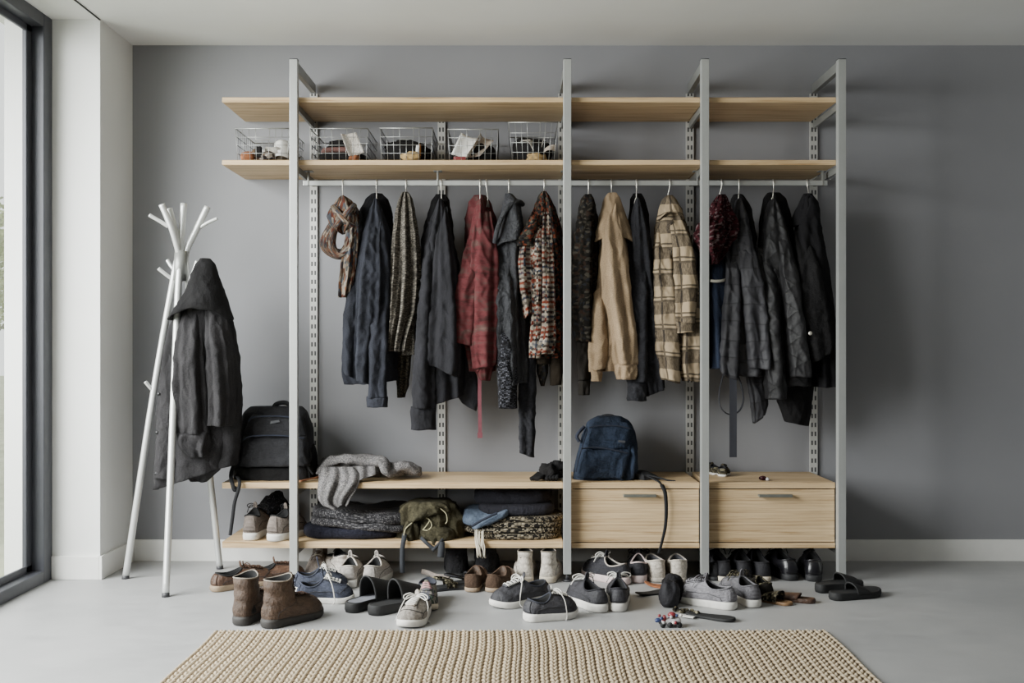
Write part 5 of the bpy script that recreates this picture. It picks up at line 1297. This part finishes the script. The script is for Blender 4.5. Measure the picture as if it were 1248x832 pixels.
# k) charcoal sneakers with white soles
ks = dict(L=.285, Wd=.106, sole=.034, collar=.074, heel_rise=.012, front_rise=.028)
shoe('charcoal_sneaker', 'charcoal sneaker with white sole, toe pointing left toward the loafers', 'shoe', 599, 741, 212, dict(ks, L=.28, side=1), (M['snchar'], M['solew'], M['lining'], M['liningblue']), 'charcoal white-soled sneakers in the middle', anchor='toe', laces=5, lacecol=M['lacew'], longlace=True)
shoe('charcoal_sneaker', 'charcoal sneaker with white sole, toe pointing right, foremost in the middle of the floor', 'shoe', 640, 757, 27, dict(ks, L=.23, side=-1), (M['snchar'], M['solew'], M['lining'], M['liningblue']), 'charcoal white-soled sneakers in the middle', laces=5, lacecol=M['lacew'], longlace=True)
# l) white boots
wb = dict(L=.27, Wd=.11, sole=.03, collar=.136, cx=.24, lx=.17, ly=.30, heel_rise=.004, front_rise=.01, ankle=.08, toe=.055)
shoe('white_boot', 'off-white ankle boot with heel forward under the shelf, left of its pair', 'boot', 641, 711, 88, dict(wb, side=1), (M['slipw'], M['solecream'], M['lining'], M['cuffgrey']), 'off-white ankle boots', laces=5, bows=False, tongue=False)
shoe('white_boot', 'off-white ankle boot with heel forward by the second post, right of its pair', 'boot', 666, 711, 84, dict(wb, side=-1), (M['slipw'], M['solecream'], M['lining'], M['cuffgrey']), 'off-white ankle boots', laces=5, bows=False, tongue=False)
# m) charcoal running shoes with pinkish soles
ms = dict(L=.285, Wd=.104, sole=.036, collar=.08, heel_rise=.014, front_rise=.03)
shoe('running_shoe', 'charcoal running shoe with pinkish sole, toe pointing left under the drawer', 'shoe', 765, 713, 128, dict(ms, side=1), (M['snchar2'], M['pinksole'], M['lining'], M['snwhite']), 'running shoes with pinkish soles', laces=5, lacecol=M['lacew'], bows=True)
shoe('running_shoe', 'charcoal running shoe with pinkish sole, heel forward beside the white slip-ons', 'shoe', 778, 711, 86, dict(ms, side=-1), (M['snchar2'], M['pinksole'], M['lining'], M['pinksole']), 'running shoes with pinkish soles', laces=5, lacecol=M['laceb'], bows=True)
# n) charcoal sneakers, heels forward
shoe('dark_sneaker', 'dark grey sneaker with white sole, toe turned left, in front of the drawers', 'shoe', 735, 747, 112, dict(ms, side=1), (M['snchar'], M['solew'], M['lining'], M['snchar2']), 'dark grey sneakers', laces=5, lacecol=M['lacew'], bows=True)
shoe('dark_sneaker', 'dark grey sneaker with white sole, heel straight forward, in front of the drawers', 'shoe', 753, 746, 86, dict(ms, side=-1, Wd=.1), (M['snchar'], M['solew'], M['lining'], M['snchar2']), 'dark grey sneakers', laces=5, lacecol=M['lacew'], bows=True)
# o) white slip-ons
so_ = dict(L=.275, Wd=.102, sole=.022, collar=.088, heel_rise=.014, front_rise=.014, cx=.29, lx=.26, ly=.38, toe=.05)
shoe('white_slip_on', 'off-white slip-on shoe with heel forward under the drawer, left of its pair', 'shoe', 804, 710, 95, dict(so_, side=1), (M['slipw'], M['slipw'], M['lininglt'], M['slipw']), 'white slip-on shoes', laces=0, tongue=False)
shoe('white_slip_on', 'off-white slip-on shoe with heel forward under the drawer, right of its pair', 'shoe', 827, 710, 88, dict(so_, side=-1), (M['slipw'], M['slipw'], M['lininglt'], M['slipw']), 'white slip-on shoes', laces=0, tongue=False)
# p) oddments in the middle right
yb1 = FY(741)
t = thing('black_slipper', 'crumpled black felt slipper standing on its side before the grey sneakers', 'slipper', (WX(820, yb1), yb1+.05, 0))
g = lump(G(), (WX(817, yb1), yb1+.03, .05), (.042, .05, .062), 51, .18); link('toe', g, M['snblk'], t)
g = lump(G(), (WX(826, yb1), yb1+.12, .05), (.05, .06, .062), 52, .22); link('upper', g, M['wool'], t)
flat_sole('shoe_insole', 'black insole lying flat left of the black slipper', 'insole', 798, 724, 25, .19, .07, M['rubberblk'], .006, .012)
flat_sole('speckled_insole', 'small reddish speckled insole behind the black slipper', 'insole', 803, 716, -20, .13, .055, M['rust'], .006, .02)
flat_sole('shoe_sole', 'loose black rubber sole lying flat in front of the grey sneakers', 'sole', 866, 754, -28, .20, .07, M['rubberblk'], .010, .006)
yk = FY(748); g = G()
for k in range(14):
    g.add(*(lambda q: (q.v, q.f))(lump(G(), (WX(824+k*1.9, yk)+.0, yk+.012*math.sin(k*1.3)-.004*k+.03, .010+.004*math.sin(k*2.1)), (.010, .010, .009), k, .2, 10, 8)))
o = link('beaded_strap', g, M['snakey'], None); tag(o, 'black and cream beaded strap lying before the loose black sole', 'strap')
o = link('grey_tie', px_ribbon(G(), [(829, 749, FY(752)), (836, 750.5, FY(753)), (846, 752, FY(754.5))], .02, .004, side=(0, 1, 0)), M['solew'], None, smooth=False); tag(o, 'pale grey strip lying beside the beaded strap', 'strip')
yt = FY(765); t = thing('toy_car', 'small red, white and blue toy on the floor near the rug', 'toy', (WX(816, yt), yt+.03, 0))
M['toyr'] = plain('toy_red_plastic', '#7a2830', .4); M['toyb'] = plain('toy_blue_plastic', '#2b3860', .4); M['toyw'] = plain('toy_white_plastic', '#b8b6b8', .45, var=.3, nscale=80)
link('body', pillow(G(), WX(806, yt), WX(832, yt), yt, yt+.05, .008, .034, 5, wr=.006, nu=32), M['toyw'], t)
link('cab', lump(G(), (WX(820, yt), yt+.024, .044), (.016, .014, .012), 6, .15, 16, 10), M['toyr'], t)
link('cab', lump(G(), (WX(810, yt), yt+.012, .030), (.009, .010, .018), 7, .15, 16, 10), M['toyr'], t)
link('nose', lump(G(), (WX(803, yt), yt+.02, .024), (.014, .010, .009), 8, .15, 16, 10), M['toyb'], t)
rnd = random.Random(8)
for k in range(12):
    link('bead', lump(G(), (WX(804+k*2.4, yt), yt+rnd.uniform(-.004, .05), rnd.uniform(.012, .046)), (.0065, .0065, .0065), k, .1, 10, 8), (M['toyr'], M['toyb'], M['toyw'], M['lacew'])[k % 4], t)
for dx in (808, 817, 828):
    for dy in (.0, .048):
        link('wheel', G().tube([(WX(dx, yt), yt+dy-.003, .011), (WX(dx, yt), yt+dy+.003, .011)], .011, 14), M['rubberblk'], t)
# r) light grey sneakers
gs = dict(L=.285, Wd=.106, sole=.034, collar=.078, heel_rise=.012, front_rise=.026)
shoe('light_sneaker', 'light grey knit sneaker with toe turned left in front of the third post', 'shoe', 896, 743, 138, dict(gs, side=1), (M['sngr2'], M['solew'], M['lining'], M['sngr2']), 'light grey knit sneakers', laces=4, lacecol=M['sngr2'], bows=True)
shoe('light_sneaker', 'grey knit sneaker with heel forward right of its light grey mate', 'shoe', 921, 741, 106, dict(gs, side=-1), (M['sngr3'], M['solew'], M['lining'], M['sngr3']), 'light grey knit sneakers', laces=4, lacecol=M['snakey'], bows=True)
# s) black row under the right cabinet
bs = dict(L=.28, Wd=.102, sole=.024, collar=.085, heel_rise=.006, front_rise=.035)
shoe('black_sneaker', 'black canvas sneaker with shaggy laces under the right cabinet, next to the third post', 'shoe', 886, 709, 96, dict(bs, side=1), (M['snblk'], M['solecream'], M['lining'], M['snblk']), 'black sneakers under the right cabinet', laces=5, lacecol=M['laceb'], bows=True)
shoe('black_sneaker', 'black canvas sneaker with shaggy laces under the right cabinet, second from the third post', 'shoe', 908, 709, 90, dict(bs, side=-1), (M['snblk'], M['solek'], M['lining'], M['snblk']), 'black sneakers under the right cabinet', laces=5, lacecol=M['laceb'], bows=True)
shoe('black_slip_on', 'black slip-on shoe with cream sole under the right cabinet', 'shoe', 933, 709, 92, dict(bs, side=1, collar=.08, lx=.24, cx=.28, front_rise=.055), (M['snblk'], M['solecream'], M['lining'], M['snblk']), None, laces=0, tongue=False)
shoe('black_leather_shoe', 'polished black leather shoe under the right cabinet, left of its pair', 'shoe', 967, 708, 100, dict(bs, side=1, sole=.03, heel_rise=.012, Wd=.108), (M['lthblk'], M['solek'], M['lining'], M['lthblk']), 'polished black shoes', laces=4, lacecol=M['laceb'], bows=True)
shoe('black_leather_shoe', 'polished black leather shoe under the right cabinet, right of its pair', 'shoe', 992, 709, 82, dict(bs, side=-1, sole=.03, heel_rise=.012, Wd=.108), (M['lthblk'], M['solek'], M['lining'], M['lthblk']), 'polished black shoes', laces=4, lacecol=M['laceb'], bows=False)
shoe('baby_boot', 'dark little shoe squeezed beside the third post behind the light grey sneaker', 'shoe', 873, 708, 92, dict(L=.2, Wd=.075, sole=.02, collar=.07), (M['snblk'], M['solek'], M['lining'], M['snblk']), None, laces=3, lacecol=M['laceb'], bows=False)
# t) small brown shoes
ts = dict(L=.20, Wd=.085, sole=.014, collar=.052, heel_rise=.012, front_rise=.024, toe=.04)
shoe('brown_slipper', 'small dark brown slipper right of the grey sneakers', 'slipper', 938, 732, 100, dict(ts, side=1, collar=.062), (M['darkbr'], M['solek'], M['lining'], M['snakey']), None, laces=0, tongue=False)
slide('amber_sandal', 'small sandal with amber footbed and speckled band right of the brown slipper', 964, 738, 128, .17, .075, (M['camel'], M['snakey'], M['camel']), None, .014, .045, .3, .75)
slide('brown_sandal', 'small flattened brown leather sandal between the amber sandal and the black slides', 993, 735, 148, .19, .07, (M['shoebr'], M['shoebr'], M['shoebr']), None, .02, .022, .35, .9)
# u) black slides at the right end
slide('black_slide', 'black slide with thick heel under the last post, left of its pair', 996, 722, 22, .24, .095, (M['rubberblk'], M['rubberblk'], M['footbedk']), 'black slides', .04, .05, .55, .85, side=1)
slide('black_slide', 'black slide with thick heel right of the last post, nearest the bare floor', 1013, 731, 24, .26, .098, (M['rubberblk'], M['rubberblk'], M['footbedk']), 'black slides', .034, .045, .4, .62, side=-1)
# sneakers on the lower shelf, left
sl = dict(L=.27, Wd=.106, sole=.036, collar=.105, heel_rise=.014, front_rise=.03, cx=.24, lx=.17, ly=.32)
shoe('grey_trainer', 'worn grey trainer with white sole on the lower shelf, left of its pair', 'shoe', 304, 659, 86, dict(sl, side=1), (M['taupe'], M['solew'], M['lining'], M['lining']), 'worn grey trainers on the lower shelf', zbase=.1775, laces=4, lacecol=M['laceb'], bows=True)
shoe('grey_trainer', 'worn grey trainer with white sole on the lower shelf, right of its pair', 'shoe', 330, 660, 68, dict(sl, side=-1), (M['taupe'], M['solew'], M['lining'], M['lining']), 'worn grey trainers on the lower shelf', zbase=.1775, laces=4, lacecol=M['laceb'], bows=True)
M['beanie'] = knit('black_knit', '#1d1d20', '#2b2b30', '#47474d', .007)
blob('knit_hat', 'black knitted hat lying behind the worn grey trainers', 'hat', (WX(335, 5.06), 5.07, .177+.085), (.075, .065, .095), M['beanie'], 61, .22)
# tiny shoes and keyring on the right cabinet
tiny = dict(L=.105, Wd=.058, sole=.012, collar=.036, heel_rise=.004, front_rise=.012, toe=.028)
shoe('baby_shoe', 'tiny black shoe with white sole on the right cabinet, right of its pair', 'shoe', 881, 581, 70, dict(tiny, side=1), (M['snakey'], M['solew'], M['lining'], M['snblk']), 'tiny black baby shoes', zbase=ZB, laces=2, lacecol=M['laceb'], bows=False, tongue_h=.008)
shoe('baby_shoe', 'tiny black shoe on the right cabinet, left of its pair at the third post', 'shoe', 873, 579, 110, dict(tiny, side=-1), (M['snakey'], M['solew'], M['lining'], M['snblk']), 'tiny black baby shoes', zbase=ZB, laces=2, lacecol=M['laceb'], bows=False, tongue_h=.008)
yk = FY(585.5, ZB); t = thing('key_fob', 'tiny beaded key fob lying on the right cabinet', 'key fob', (WX(932, yk), yk, ZB))
link('body', lump(G(), (WX(930, yk), yk+.01, ZB+.010), (.018, .014, .011), 71, .3, 16, 10), M['maroon'], t)
link('bead', lump(G(), (WX(935.5, yk), yk, ZB+.007), (.010, .009, .008), 72, .2, 12, 8), M['toyw'], t)
